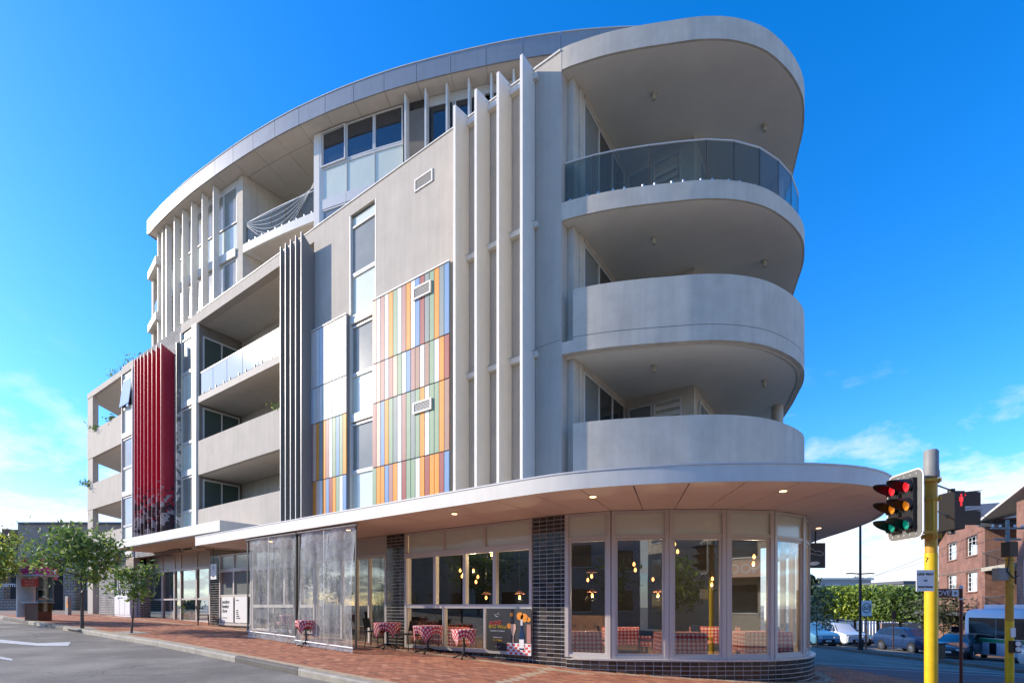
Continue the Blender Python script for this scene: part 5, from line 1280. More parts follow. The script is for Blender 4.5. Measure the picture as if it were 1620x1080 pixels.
sg = text('lettering', 'nao p', .62, 'white', nb, (0, 0, 0), (0, 0, 0)); sg.matrix_parent_inverse = Matrix.Translation(nb.location).inverted(); q = C((73-CX)/F*36.25, 36.25); sg.location = (q[0], q[1], 3.85); sg.rotation_euler = (R(90), 0, TH)
sg = text('lettering', 'Pharmacy', .5, 'white', nb, (0, 0, 0), (0, 0, 0)); sg.matrix_parent_inverse = Matrix.Translation(nb.location).inverted(); q = C((17-CX)/F*35, 35); sg.location = (q[0], q[1], 2.9); sg.rotation_euler = (R(90), 0, TH)
for a in (120, 128, 137): nbp(a, a+2.2, 36.3, .15, 2.6, 4.74, 'booth_grey', 'mullion')
nbp(3, 13, 46, 1, 5, zD(836, 46), 'brown_metal', 'chimney')
bx_, by_ = pD(108, 28); o = obj('striped_barrier', MB().box(-.25, .25, -.08, .08, 0, 1.05), 'grey_plastic', loc=(bx_, by_, g(bx_, by_))); tag(o, 'small barrier with an orange panel beside the low dark wall', 'barrier')
obj('orange_panel', MB().add([(.0, -.09, .45), (.35, -.09, .42), (.12, -.09, .95)], [(0, 1, 2)]).add([(.0, -.085, .45), (.35, -.085, .42), (.12, -.085, .95)], [(2, 1, 0)]), 'plank_orange', o)
# phone booth
px_, py_ = pD(58, 22.6); zb = g(px_, py_)+.0; ph = empty('phone_booth', (px_, py_, zb), TH-.12, label='grey public phone booth with magenta top and red sign on the footpath', cat='phone booth')
obj('plinth', MB().box(-.34, .34, -.22, .38, -.05, .78), 'brown_metal', ph)
obj('shelf', MB().box(-.42, .45, -.32, .40, .781, .83), 'booth_grey', ph)
obj('back_panel', MB().box(-.42, .42, .34, .40, .83, 1.95), 'booth_grey', ph)
obj('side_panel', MB().box(-.62, -.56, -.35, .42, .15, 1.98), 'white', ph); obj('side_panel', MB().box(.44, .47, -.30, .38, .40, 1.98), 'clear_glass', ph)
tp = obj('telephone', MB().box(-.02, .32, .12, .339, .95, 1.45), 'steel', ph); obj('handset', MB().box(.0, .06, .05, .12, 1.05, 1.38), 'black', tp); obj('keypad', MB().box(.12, .28, .105, .119, 1.12, 1.35), 'black', tp); obj('coin_tray', MB().box(.05, .3, .02, .119, .95, 1.03), 'booth_red', tp)
obj('info_panel', MB().box(-.38, -.1, .30, .339, .95, 1.5), 'grey_plastic', ph)
rs_ = obj('red_sign', MB().box(-.40, .42, -.30, -.26, 1.52, 1.86), 'booth_red', ph); text('lettering', 'Free Calls', .12, 'plank_peach', rs_, (0, -.305, 1.75), rot); text('lettering', 'and Wi-Fi', .10, 'plank_peach', rs_, (0, -.305, 1.62), rot)
obj('canopy_top', MB().box(-.62, .66, -.44, .44, 1.981, 2.05), 'booth_grey', ph)
hd = obj('magenta_hood', MB().add([(-.5, -.36, 2.051), (.5, -.36, 2.051), (.5, .36, 2.051), (-.5, .36, 2.051), (-.36, -.30, 2.38), (.36, -.30, 2.38), (.36, .3, 2.38), (-.36, .3, 2.38)], [(0, 3, 2, 1), (4, 5, 6, 7), (0, 1, 5, 4), (1, 2, 6, 5), (2, 3, 7, 6), (3, 0, 4, 7)]), 'magenta', ph); text('lettering', 'T', .26, 'white', hd, (.2, -.345, 2.21), (R(80), 0, 0))
wf = obj('wifi_box', MB().box(-.36, .18, -.24, .24, 2.381, 2.80), 'magenta', ph)
for r_ in (.06, .13, .20): obj('wifi_mark', MB().path([(-.09+r_*math.sin(a), -.25, 2.47+r_*math.cos(a)) for a in np.linspace(-.9, .9, 9)], .014, 5), 'white', wf)
# ============================================================ SIDE STREET: CARS
def wheel(parent, x, y, r, w_, side):
    t = obj('wheel', MB().lathe([(r*.62, -w_*.30), (r*.62, -w_/2), (r*.9, -w_/2), (r, -w_*.35), (r, w_*.35), (r*.9, w_/2), (r*.62, w_/2), (r*.62, w_*.30)], n=22, axis='x'), 'rubber', parent, smooth=40, loc=(x, y, r))
    o_ = side*w_*.44; m_ = MB().lathe([(r*.64, -.01), (r*.64, .01), (r*.5, .012)], (o_, 0, 0), 18, axis='x')
    obj('rim', MB().lathe([(r*.63, -.02), (r*.60, -.005)], (o_-side*.02, 0, 0), 18, axis='x'), 'black', t)
    sp = MB()
    for k in range(10):
        a = 2*math.pi*k/10; sp.tube((o_, .03*math.cos(a), .03*math.sin(a)), (o_, r*.60*math.cos(a+.12), r*.60*math.sin(a+.12)), .022, .014, 5)
    sp.lathe([(.05, -.01), (.05, .02)], (o_, 0, 0), 10, axis='x'); sp.lathe([(r*.64, -.012), (r*.64, .012), (r*.57, .012), (r*.57, -.012)], (o_, 0, 0), 20, axis='x'); obj('spokes', sp, 'rim', t)
def car(X, Y, paint, label, kind='suv', rz=0, name='parked_car'):
    """front towards -y; x across"""
    x0, y0 = C(X, Y); c = empty(name, (x0, y0, g(x0, y0)-.12), TH+rz, label=label, cat='car', group='cars on the side street')
    # stations along y: (y, z_hood/belt, z_roof, half width)
    if kind == 'suv': st = [(-2.28, .62, .62, .70), (-2.2, .84, .84, .84), (-1.9, .98, .98, .90), (-1.15, 1.06, 1.07, .92), (-1.0, 1.08, 1.12, .92), (-.35, 1.09, 1.58, .92), (.3, 1.10, 1.66, .92), (1.1, 1.12, 1.64, .92), (1.75, 1.14, 1.55, .91), (2.15, 1.08, 1.16, .88), (2.28, .80, .82, .80)]; r = .35; wb = 1.36
    elif kind == 'sedan': st = [(-2.3, .55, .55, .70), (-2.2, .72, .72, .82), (-1.8, .84, .84, .88), (-.95, .92, .93, .90), (-.8, .93, .97, .90), (-.1, .95, 1.36, .90), (.4, .95, 1.43, .90), (1.0, .96, 1.38, .90), (1.6, .98, 1.08, .89), (2.2, .95, .96, .85), (2.32, .7, .7, .8)]; r = .32; wb = 1.36
    else: st = [(-2.55, .66, .66, .75), (-2.45, .95, .95, .86), (-2.1, 1.04, 1.04, .90), (-1.45, 1.12, 1.13, .92), (-1.3, 1.14, 1.18, .92), (-.75, 1.15, 1.70, .92), (-.2, 1.15, 1.78, .92), (.35, 1.15, 1.76, .92), (.55, 1.15, 1.18, .92), (2.4, 1.12, 1.13, .92), (2.55, 1.0, 1.0, .9)]; r = .37; wb = 1.5
    mb = MB(); prof = []
    for y, zb_, zr, hw in st:
        top = hw*.74 if zr > zb_+.2 else hw*.9
        pts_ = [(-hw*.9, .28), (-hw, .45), (-hw, zb_*.82), (-hw*.965, zb_), (-top, zr-.03 if zr > zb_+.06 else zb_+.001), (-top*.75, zr+.012), (0, zr+.02)]
        prof.append([(x, y, z) for x, z in pts_]+[(-x, y, z) for x, z in pts_[-2::-1]])
    n = len(prof[0]); mb.v = [p for q in prof for p in q]
    for i in range(len(prof)-1):
        for k in range(n-1): mb.f.append((i*n+k, i*n+k+1, (i+1)*n+k+1, (i+1)*n+k)); mb.t.append(None)
        mb.f.append((i*n+n-1, i*n, (i+1)*n, (i+1)*n+n-1)); mb.t.append(None)
    mb.f += [tuple(range(n))[::-1], tuple(range((len(prof)-1)*n, len(prof)*n))]; mb.t += [None]*2
    obj('body', mb, paint, c, smooth=28)
    # windows: quads pushed a little proud of the lofted sides
    def P_(i, k): return Vector(prof[i][k])
    cab = [i for i, s_ in enumerate(st) if s_[2] > s_[1]+.2]; a, b = cab[0], cab[-1]
    def quadwin(q, name, off=.012, shr=.07):
        cen = sum(q, Vector())/len(q); q = [p.lerp(cen, shr) for p in q]; nrm = (q[1]-q[0]).cross(q[2]-q[0]).normalized()
        if nrm.dot(cen-Vector((0, cen.y, .8))) < 0 and abs(nrm.x) > .5: nrm = -nrm
        if abs(nrm.x) <= .5 and nrm.z < 0: nrm = -nrm
        top_ = [p+nrm*off for p in q]; bot = [p-nrm*.01 for p in q]; m_ = MB().add(top_+bot, [(0, 1, 2, 3), (7, 6, 5, 4), (0, 4, 5, 1), (1, 5, 6, 2), (2, 6, 7, 3), (3, 7, 4, 0)]); obj(name, m_, 'car_glass', c)
    for sd in (0, 1):
        kb, kt = (3, 4) if sd == 0 else (n-4, n-5)
        for i in range(a, b): quadwin([P_(i, kb), P_(i+1, kb), P_(i+1, kt), P_(i, kt)], 'side_window')
        # quarter glass in front of the first pillar
        quadwin([P_(a-1, kb), P_(a, kb), P_(a, kt), P_(a-1, kb).lerp(P_(a, kt), .35)], 'side_window', shr=.12)
    quadwin([P_(a-1, 4), P_(a-1, n-5), P_(a, n-5), P_(a, 4)], 'windscreen', .018, .05); quadwin([P_(b+1, 4), P_(b+1, n-5), P_(b, n-5), P_(b, 4)], 'rear_window', .018, .08)
    for s_ in (-1, 1):
        for y in (-wb, wb): wheel(c, s_*.835, y, r, .22, s_); obj('wheel_arch', MB().lathe([(r*1.14, -.10), (r*1.14, .095)], (s_*.83, y, r+.02), 18, axis='x'), 'black', c)
        hz = st[1][1]*.86; obj('headlight', MB().box(s_*.56-.17, s_*.56+.17, st[0][0]-.0, st[1][0]+.25, hz-.08, hz+.05), 'headlight', c)
        obj('mirror', MB().box(s_*1.02-.11, s_*1.02+.11, st[a-1][0]+.25, st[a-1][0]+.38, st[a][1]-.02, st[a][1]+.13), paint, c)
        obj('door_handle', MB().box(s_*.925-.02, s_*.925+.02, .25, .42, .86, .89), 'steel', c)
        for yy in (-.62, .35, 1.2): obj('door_seam', MB().box(s_*.922-.006, s_*.922+.006, yy-.006, yy+.006, .42, st[a][1]*.93), 'black', c)
    obj('grille', MB().box(-.42, .42, st[0][0]-.02, st[0][0]+.05, .40, .60), 'black', c); obj('number_plate', MB().box(-.2, .2, st[0][0]-.03, st[0][0]-.021, .42, .53), 'white', c)
    obj('bumper', MB().box(-.80, .80, st[0][0]-.01, st[0][0]+.3, .25, .39), 'black', c)
    return c
car(27.5, 34.6, 'car_blue', 'dark blue parked car with roof rails beside the grass verge', 'suv')
car(26.3, 40.5, 'car_white', 'white utility car parked behind the speed sign', 'ute')
car(29.2, 43.5, 'car_sky', 'bluish white sedan half hidden between the white and dark blue cars', 'sedan')
car(26.5, 29.6, 'car_black', 'black car with bright headlight between the yellow pole and the bus', 'sedan', R(-55))
car(23.0, 19.6, 'car_white', 'white hatchback cut by the right edge of the picture', 'sedan')
car(22.6, 37.5-.0, 'car_sky', 'pale blue car partly hidden behind the corner of the shop windows', 'suv') if False else None
x_, y_2 = pD(1279, 34); o = car((1279-CX)/F*36, 36, 'car_sky', 'light blue car partly hidden by the shop corner and bush', 'suv')
# bus
bx0_, by0_ = C(28.6, 24.0); bus = empty('bus', (bx0_, by0_, g(bx0_, by0_)-.12), TH, label='silver city bus with a green stripe and dark windows', cat='bus')
L0, L1, hw = -6.2, 6.2, 1.25
mb = MB(); prof = []
for y, top, w2 in ((L0, 2.6, hw*.94), (L0+.25, 2.95, hw), (L1-.3, 2.98, hw), (L1-.06, 2.86, hw*.99), (L1, 2.4, hw*.97)):
    pts_ = [(-w2, .32), (-w2, top-.35), (-w2*.93, top-.08), (-w2*.75, top), (w2*.75, top), (w2*.93, top-.08), (w2, top-.35), (w2, .32)]; prof.append([(x, y, z) for x, z in pts_])
mb.v = [p for q in prof for p in q]
for i in range(4):
    for k in range(8): mb.f.append((i*8+k, i*8+(k+1) % 8, (i+1)*8+(k+1) % 8, (i+1)*8+k)); mb.t.append(None)
mb.f += [tuple(range(8))[::-1], tuple(range(32, 40))]; mb.t += [None]*2
obj('body', mb, 'bus_silver', bus, smooth=25)
for k in range(7):
    y0_ = L0+.35+k*1.68; obj('window', MB().box(-hw-.012, -hw+.01, y0_+.012, y0_+1.66, 1.30, 2.45), 'car_glass', bus)
obj('windscreen', MB().box(-hw*.85, hw*.85, L0-.02, L0+.02, 1.1, 2.5), 'car_glass', bus); obj('rear_window', MB().box(-hw*.8, hw*.8, L1-.02, L1+.015, 1.5, 2.1), 'car_glass', bus)
obj('green_stripe', MB().box(-hw-.010, -hw+.01, L0+.3, L1-.12, 1.06, 1.27), 'bus_green', bus)
for y in (L0+2.6, L1-3.2): wheel(bus, -hw+.15, y, .48, .28, -1); obj('wheel_arch', MB().lathe([(.58, -.06), (.58, .10)], (-hw+.08, y, .5), 20, axis='x'), 'black', bus); wheel(bus, hw-.15, y, .48, .28, 1)
obj('air_unit', MB().box(-.9, .9, L1-3.2, L1-.9, 2.985, 3.22), 'bus_silver', bus); obj('air_unit', MB().box(-.9, .9, L0+1.5, L0+4, 2.985, 3.2), 'bus_silver', bus); obj('door', MB().box(-hw-.014, -hw+.01, L1-2.0, L1-1.6, .40, 1.03), 'car_glass', bus)
# --- brick flats on the right
th2 = math.atan2(.49, 1)          # wall direction in the street frame
wd = Vector((.44, .90)); nearp = Vector((.947*34, 34)); farp = nearp-wd*-9.6
def S2(p): return C(p.x, p.y)
def fl(a, b=0): return nearp+wd*a+Vector((.90, -.44))*b       # a: along the wall away from the near corner, b: into the building
fz = lambda py, p: CAMZ+(HY-py)*p.y/F
RB = empty('brick_flats', (*S2(nearp), -2), label='red brick flats with gabled tin roof and white paned windows', cat='building')
def rbp(name, mb, m, uv=False, parent=None):
    o = obj(name, mb, m, parent or RB, uv=uv)
    o.matrix_parent_inverse = Matrix.Translation(RB.location).inverted() if not parent else Matrix(); return o
ez = 6.35
holes = [(2.0, 3.5), (6.0, 7.5)]; zr = [(fz(933, nearp)-.3, fz(905, nearp)), (fz(875, nearp), fz(845, nearp)-.0)]
ztop = fz(838, nearp)
cuts = [0, 1.32, 3.43, 5.38, 7.53, 9.6]
zc_ = [-2.4, 2.45, 3.85, 5.05, 6.45, 7.0]
for i in range(5):
    for j in range(5):
        if i in (1, 3) and j in (1, 3): continue
        rbp('brick_wall', MB().prism([S2(fl(cuts[i], 0)), S2(fl(cuts[i+1], 0)), S2(fl(cuts[i+1], .3)), S2(fl(cuts[i], .3))], zc_[j], zc_[j+1]), 'red_brick', uv=True)
for i in (1, 3):
    for j in (1, 3):
        a, b = cuts[i], cuts[i+1]; z0, z1 = zc_[j], zc_[j+1]; m_ = MB()
        def bar(u0, u1, v0, v1, d0=.13, d1=.17): m_.prism([S2(fl(u0, d0)), S2(fl(u1, d0)), S2(fl(u1, d1)), S2(fl(u0, d1))], v0, v1)
        bar(a, b, z0, z0+.07); bar(a, b, z1-.07, z1); bar(a, a+.07, z0+.07, z1-.07); bar(b-.07, b, z0+.07, z1-.07)
        for k in (1, 2): bar(a+(b-a)*k/3-.02, a+(b-a)*k/3+.02, z0+.07, z1-.07)
        for k in (1, 2, 3): bar(a+.07, b-.07, z0+(z1-z0)*k/4-.015, z0+(z1-z0)*k/4+.015, .14, .16)
        w_ = rbp('window', m_, 'white'); p_ = obj('pane', MB().prism([S2(fl(a, .175)), S2(fl(b, .175)), S2(fl(b, .19)), S2(fl(a, .19))], z0, z1), 'pane_blind', w_); p_.matrix_parent_inverse = Matrix.Translation(RB.location).inverted()
        rbp('window_sill', MB().prism([S2(fl(a-.06, -.08)), S2(fl(b+.06, -.08)), S2(fl(b+.06, .12)), S2(fl(a-.06, .12))], z0-.1, z0-.004), 'red_brick', uv=True)
rbp('gable', MB().add([(*S2(fl(0, 0)), 7.0), (*S2(fl(9.6, 0)), 7.0), (*S2(fl(4.4, 0)), 8.9), (*S2(fl(0, .3)), 7.0), (*S2(fl(9.6, .3)), 7.0), (*S2(fl(4.4, .3)), 8.9)], [(0, 2, 1), (3, 4, 5), (0, 1, 4, 3), (1, 2, 5, 4), (2, 0, 3, 5)]), 'red_brick', uv=True)
for a, b, za, zb_ in ((-.6, 4.4, 6.9, 9.05), (10.2, 4.4, 6.75, 9.05)):
    vs = [(*S2(fl(a, -.5)), za), (*S2(fl(b, -.5)), zb_), (*S2(fl(b, 14)), zb_), (*S2(fl(a, 14)), za)]; vs += [(x, y, z-.18) for x, y, z in vs]
    rbp('roof', MB().add(vs, [(0, 1, 2, 3), (7, 6, 5, 4), (0, 4, 5, 1), (1, 5, 6, 2), (2, 6, 7, 3), (3, 7, 4, 0)]), 'roof_slate')
    rbp('string_course', MB().prism([S2(fl(0, -.03)), S2(fl(9.6, -.03)), S2(fl(9.6, -.001)), S2(fl(0, -.001))], 3.95, 4.02), 'concrete_dark') if a < 0 else None
# recessed balcony wing to the right and the next gable
rbp('brick_wall', MB().prism([S2(fl(0, .31)), S2(fl(0, 3.0)), S2(fl(-8.0, 3.0)), S2(fl(-8.0, 3.2)), S2(fl(.2, 3.2)), S2(fl(.2, .31))], -2.4, 7.3), 'red_brick', uv=True)
rbp('brick_wall', MB().prism([S2(fl(-4.6, 0)), S2(fl(-4.6, 3)), S2(fl(-9, 3)), S2(fl(-9, 0))], -2.4, 7.6), 'red_brick', uv=True)
for z in (3.75, .75): rbp('balcony_slab', MB().prism([S2(fl(-.02, -.2)), S2(fl(-4.55, -.2)), S2(fl(-4.55, 2.98)), S2(fl(-.02, 2.98))], z, z+.25), 'concrete')
for z in (4.0, 1.0):
    m_ = MB()
    for k in range(24): q = S2(fl(-.1-k*.19, -.15)); m_.tube((*q, z), (*q, z+1.0), .012, n=4)
    m_.tube((*S2(fl(-.02, -.15)), z+1), (*S2(fl(-4.5, -.15)), z+1), .03, n=6); rbp('railing', m_, 'frame_dark')
    for u in (-1.0, -2.8): rbp('balcony_door', MB().prism([S2(fl(u, 2.9)), S2(fl(u-1.3, 2.9)), S2(fl(u-1.3, 2.97)), S2(fl(u, 2.97))], z, z+2.1), 'pane_dark')
vs = [(*S2(fl(-10, -.4)), 8.9), (*S2(fl(.3, -.4)), 7.15), (*S2(fl(.3, 9)), 9.4), (*S2(fl(-10, 9)), 11)]; vs += [(x, y, z-.15) for x, y, z in vs]
rbp('roof', MB().add(vs, [(0, 1, 2, 3), (7, 6, 5, 4), (0, 4, 5, 1), (1, 5, 6, 2), (2, 6, 7, 3), (3, 7, 4, 0)]), 'roof_tin')
rbp('awning', MB().prism([S2(fl(-.5, -1.6)), S2(fl(9.8, -1.6)), S2(fl(9.8, -.01)), S2(fl(-.5, -.01))], .75, .95), 'roof_slate')
x, y = S2(fl(1.5, -1.8)); leafy('wall_bush', (x, y, -1.7), 4.2, 1.9, 1500, .14, [(.07, .09, .04), (.10, .12, .05), (.14, .14, .07)], 'loose dull green bush in front of the brick flats', None, .05, .35, 31, cat='bush')
# sign on dark doorway beside the bus
o = fbox(1505, 1519, 33, .1, zD(1008, 33), zD(990, 33), 'sign_dark', 'doorway_sign'); tag(o, 'dark doorway sign with white letters left of the bus', 'sign')
q = C((1512-CX)/F*32.95, 32.95); text('lettering', 'CO', .45, 'white', o, (q[0], q[1], zD(1003.5, 33)), (R(90), 0, TH))
# --- hedge-like street trees in front of pale buildings
HG = [(.22, .32, .05), (.40, .50, .06), (.12, .19, .04), (.55, .62, .08)]
for k, (px, D, sp, H, lb) in enumerate(((1325, 52, 2.5, 5.5, 'clipped ficus tree, leftmost of the row, sunlit lime green'), (1352, 52, 2.4, 5.7, 'clipped ficus tree second in the row, behind the black lamp post'), (1388, 50, 2.6, 5.6, 'clipped ficus tree third in the row, above the white car'),
        (1424, 48, 2.7, 5.6, 'clipped ficus tree fourth in the row, above the dark blue car'), (1462, 46, 2.7, 5.5, 'clipped ficus tree rightmost of the row, behind the yellow pole'))):
    x, y = pD(px, D); leafy('clipped_tree', (x, y, g(x, y)), H, sp, 7500, .20, HG if k < 3 else [(.12, .20, .04), (.20, .30, .05), (.08, .13, .03)], lb, 'row of clipped trees down the side street', .16, .42, 60+k, shape='box', branches=26)
def conifer(px, D, top, w_, label, sd, cols):
    x, y = pD(px, D); z = g(x, y); H = zD(top, D)-z; leafy('conifer', (x, y, z), H, w_, 1800, .22, cols, label, None, .15, .3, sd, shape='cone', branches=26)
conifer(1281, 52, 880, 2.0, 'dark conifer rising right behind the shop corner', 81, [(.03, .06, .025), (.05, .08, .03)])
conifer(1357, 120, 893, 4.0, 'distant conifer behind the lamp post above the roofs', 82, [(.06, .08, .04), (.08, .10, .05)])
x, y = pD(1293, 30); leafy('street_shrub', (x, y, g(x, y)), 4.0, 1.1, 420, .12, [(.10, .12, .05), (.2, .22, .1), (.3, .32, .2)], 'thin straggly tree beside the shop corner', None, .04, .3, 83, branches=12)
def bld(px0, px1, D, dep, top, m, label, roof=None, wins=()):
    X0, X1 = (px0-CX)/F*D, (px1-CX)/F*D; e_ = empty('distant_building', (*C((X0+X1)/2, D), -3), TH, label=label, cat='building'); h = zD(top, D)+3; hw_ = (X1-X0)/2
    obj('wall', MB().box(-hw_, hw_, 0, dep, 0, h), m, e_)
    if roof: obj('roof', MB().box(-hw_-.3, hw_+.3, -.3, dep, h+.002, h+.35), roof, e_)
    for a, b, c, d in wins:
        xa, xb = (a-CX)/F*D-(X0+X1)/2, (b-CX)/F*D-(X0+X1)/2; f = obj('window', frame_mb(xa, xb, zD(d, D)+3, zD(c, D)+3, -.06, .08, .07), 'white', e_); obj('pane', MB().box(xa+.07, xb-.07, -.04, -.02, zD(d, D)+3.07, zD(c, D)+2.93), 'pane_dark', f)
    return e_
bld(1296, 1378, 85, 12, 917, 'far_wall', 'long pale grey building behind the clipped trees', 'roof_tin', [(1305, 1313, 924, 931), (1320, 1328, 924, 931), (1340, 1348, 924, 931)])
bld(1262, 1304, 60, 8, 948, 'far_white', 'white house wall behind the shop corner', None, [(1286, 1291, 955, 968)])
bld(1430, 1480, 60, 8, 923, 'far_white', 'pale house glimpsed between the yellow pole and brick flats', 'roof_slate', [(1466, 1473, 935, 950)])
bld(1380, 1440, 100, 10, 934, 'far_wall', 'low grey building far behind the clipped trees', 'roof_slate')
for nm, pa_, pb_, D, z0, z1, m, lb in (('picket_fence', 1300, 1420, 58, -2.4, zD(980, 58), 'white', 'low white fence below the clipped trees'), ('garden_wall', 1395, 1470, 56, -2.4, zD(985, 56), 'plank_brown', 'low brown wall below the clipped trees')):
    e_ = empty(nm, (*C((pa_-CX)/F*D, D), z0), TH, label=lb, cat='fence'); Lw = (pb_-pa_)/F*D
    if nm == 'picket_fence':
        for k in range(int(Lw/.35)): obj('picket', MB().box(k*.35, k*.35+.22, -.03, .0, .1, z1-z0), m, e_)
        obj('rail', MB().box(0, Lw, .002, .05, z1-z0-.4, z1-z0-.3), m, e_)
    else: obj('wall_panel', MB().box(0, Lw, 0, .2, 0, z1-z0), m, e_)
# far treeline closing the street, low hills of houses
for k in range(9):
    px = [1290, 1330, 1372, 1410, 1450, 1500, -20, 8, 60][k]; D = [95, 130, 140, 120, 110, 90, 80, 95, 110][k]; x, y = pD(px, D)
    leafy('background_tree', (x, y, g(min(x, 30), min(y, 75))-.2), [7.5, 7, 7, 6.5, 7.5, 8, 7, 6, 8][k], [5, 6, 6, 6, 6, 5, 5, 5, 5][k], 1500, .5, [(.05, .08, .03), (.08, .11, .04), (.04, .06, .03)],
          ['tree closing the end of the side street by the shop corner', 'distant tree second from the shop corner', 'distant tree behind the speed sign', 'distant tree above the dark blue car', 'distant tree left of the yellow pole', 'distant tree behind the brick flats', 'distant tree beyond the left edge', 'distant tree behind the lime green tree', 'distant tree behind the phone booth'][k], 'distant trees', .2, .25, 90+k, branches=14)
# ============================================================ POLES, SIGNALS AND SIGNS
def SF(name, X, Y, z, rz=0, **k): x, y = C(X, Y); return empty(name, (x, y, z), TH+rz, **k)
def gs_(X, Y): x, y = C(X, Y); return g(x, y)
# nearest yellow pole
pX, pY = (1473-CX)/F*7.2, 7.2; zb = gs_(pX, pY)
pl = SF('signal_pole', pX, pY, 0, label='tall yellow traffic signal pole with grey cap, nearest the camera', cat='pole')
obj('lower_pole', MB().tube((0, 0, zb-.1), (0, 0, 2.20), .079, n=24), 'yellow', pl, smooth=40); obj('upper_pole', MB().tube((0, 0, 2.2), (0, 0, 3.30), .074, n=24), 'yellow_shaded', pl, smooth=40)
obj('cap', MB().lathe([(.098, 3.29), (.098, 3.36), (.090, 3.40), (.088, 3.66), (.07, 3.685)], n=24), 'grey_plastic', pl, smooth=40)
for z in (3.24, 2.98, 2.44):
    m_ = MB().lathe([(.082, z-.025), (.098, z-.02), (.098, z+.02), (.082, z+.025)], n=24)
    for a in range(0, 360, 60): m_.lathe([(.014, z-.03), (.014, z+.03)], (.108*math.cos(R(a)), .108*math.sin(R(a)), 0), 6)
    obj('clamp_ring', m_, 'yellow_shaded', pl)
obj('conduit', MB().tube((-.03, -.078, 2.42), (-.03, -.078, 2.95), .008), 'yellow', pl)
# six-light lantern facing the long street
ln = SF('traffic_signal', pX-.28, pY+.12, 2.90, label='double traffic signal with red, amber and green lamps on a white edged board', cat='traffic light')
def rrect(y0, y1, z0, z1, r, n=6):
    o = []
    for cy, cz, a0 in ((y1-r, z1-r, 0), (y0+r, z1-r, 90), (y0+r, z0+r, 180), (y1-r, z0+r, 270)):
        for k in range(n+1): a = R(a0+90*k/n); o.append((cy+r*math.cos(a), cz+r*math.sin(a)))
    return o
def plate_x(name, poly, x0, x1, m, par):
    n = len(poly); mb = MB().add([(x0, a, b) for a, b in poly]+[(x1, a, b) for a, b in poly], [tuple(range(n)), tuple(range(2*n-1, n-1, -1))]+[(i, n+i, n+(i+1) % n, (i+1) % n) for i in range(n)]); return obj(name, mb, m, par)
plate_x('white_border', rrect(-.335, .335, -.50, .50, .12), -.006, .006, 'white', ln)
bd = plate_x('backing_board', rrect(-.315, .315, -.48, .48, .10), -.012, -.0065, 'board_grey', ln)
for y in np.linspace(-.22, .22, 5):
    for z in (-.43, .43): obj('rivet', MB().lathe([(.008, -.018), (.008, -.012)], (0, y, z), 6, axis='x'), 'white', bd)
for cy in (-.13, .14):
    hs = obj('lamp_housing', MB().box(-.07, -.013, cy-.10, cy+.10, -.37, .37), 'black', ln)
    for z, m in ((.27, 'red_lamp'), (0, 'amber_lamp'), (-.27, 'green_lamp')):
        obj('lens', MB().lathe([(.085, -.072), (.07, -.086), (.035, -.096), (.005, -.099)][::-1], (0, cy, z), 18, axis='x'), m, hs, smooth=60)
        v = MB(); nn = 18
        ring = []
        for k in range(nn+1):
            a = R(-55+290*k/nn); cut = .05+.22*max(0, math.sin(a+.35))**.8; ring.append(((-.07, cy+.100*math.cos(a), z+.100*math.sin(a)), (-.07-cut, cy+.100*math.cos(a), z+.100*math.sin(a)-.02)))
        for (p, q), (p2, q2) in zip(ring, ring[1:]): v.add([p, q, q2, p2, (p[0], p[1]*.97+cy*.03, p[2]*.97+z*.03), (q[0], q[1]*.97+cy*.03, q[2]*.97+z*.03), (q2[0], q2[1]*.97+cy*.03, q2[2]*.97+z*.03), (p2[0], p2[1]*.97+cy*.03, p2[2]*.97+z*.03)], [(0, 1, 2, 3), (7, 6, 5, 4), (1, 5, 6, 2), (0, 3, 7, 4)])
        obj('visor', v, 'black', hs)
[obj('bracket', MB().box(.007, .22, -.30, -.26, z, z+.04), 'yellow_shaded', ln) for z in (-.44, .30)]
# pedestrian lamp behind the pole
pd = SF('pedestrian_signal', (1507-CX)/F*8.0, 8.0, 2.95, R(0), label='black pedestrian signal showing a red standing figure beside the tall yellow pole', cat='traffic light')
hs = obj('housing', MB().box(-.10, .06, -.15, .15, -.30, .30), 'black', pd)
for z in (.15, -.15):
    t_ = MB(); y0_, y1_, z0_, z1_ = -.14, .14, z-.135, z+.135
    t_.box(.06, .32, y0_, y0_+.008, z0_+.05, z1_).box(.06, .32, y1_-.008, y1_, z0_+.05, z1_).add([(.06, y0_, z1_-.008), (.34, y0_, z1_+.02), (.34, y1_, z1_+.02), (.06, y1_, z1_-.008), (.06, y0_, z1_), (.34, y0_, z1_+.028), (.34, y1_, z1_+.028), (.06, y1_, z1_)], [(0, 1, 2, 3), (7, 6, 5, 4), (0, 4, 5, 1), (1, 5, 6, 2)]).add([(.06, y0_, z0_), (.30, y0_, z0_+.04), (.30, y1_, z0_+.04), (.06, y1_, z0_)], [(0, 1, 2, 3)])
    obj('visor', t_, 'black', hs)
fm = MB().lathe([(.02, 0), (.02, .004)], (.062, -.145, .235), 10, axis='x'); fm.box(-.012, .012, -.156, -.151, .14, .215).box(-.03, -.015, -.156, -.151, .13, .205).box(.015, .03, -.156, -.151, .13, .205).box(-.014, -.002, -.156, -.151, .06, .14).box(.002, .014, -.156, -.151, .06, .14).lathe([(.016, -.0), (.016, .006)], (0, -.151, .235), 10, axis='y')
obj('red_figure', fm, 'red_lamp', pd)
obj('mounting', MB().tube((-.02, 0, .30), (-.02, 0, .36), .05, n=10).tube((-.02, 0, .34), (-1.02, -.75, .29), .012).tube((-.02, 0, -.36), (-.02, 0, -.30), .05), 'black', pd)
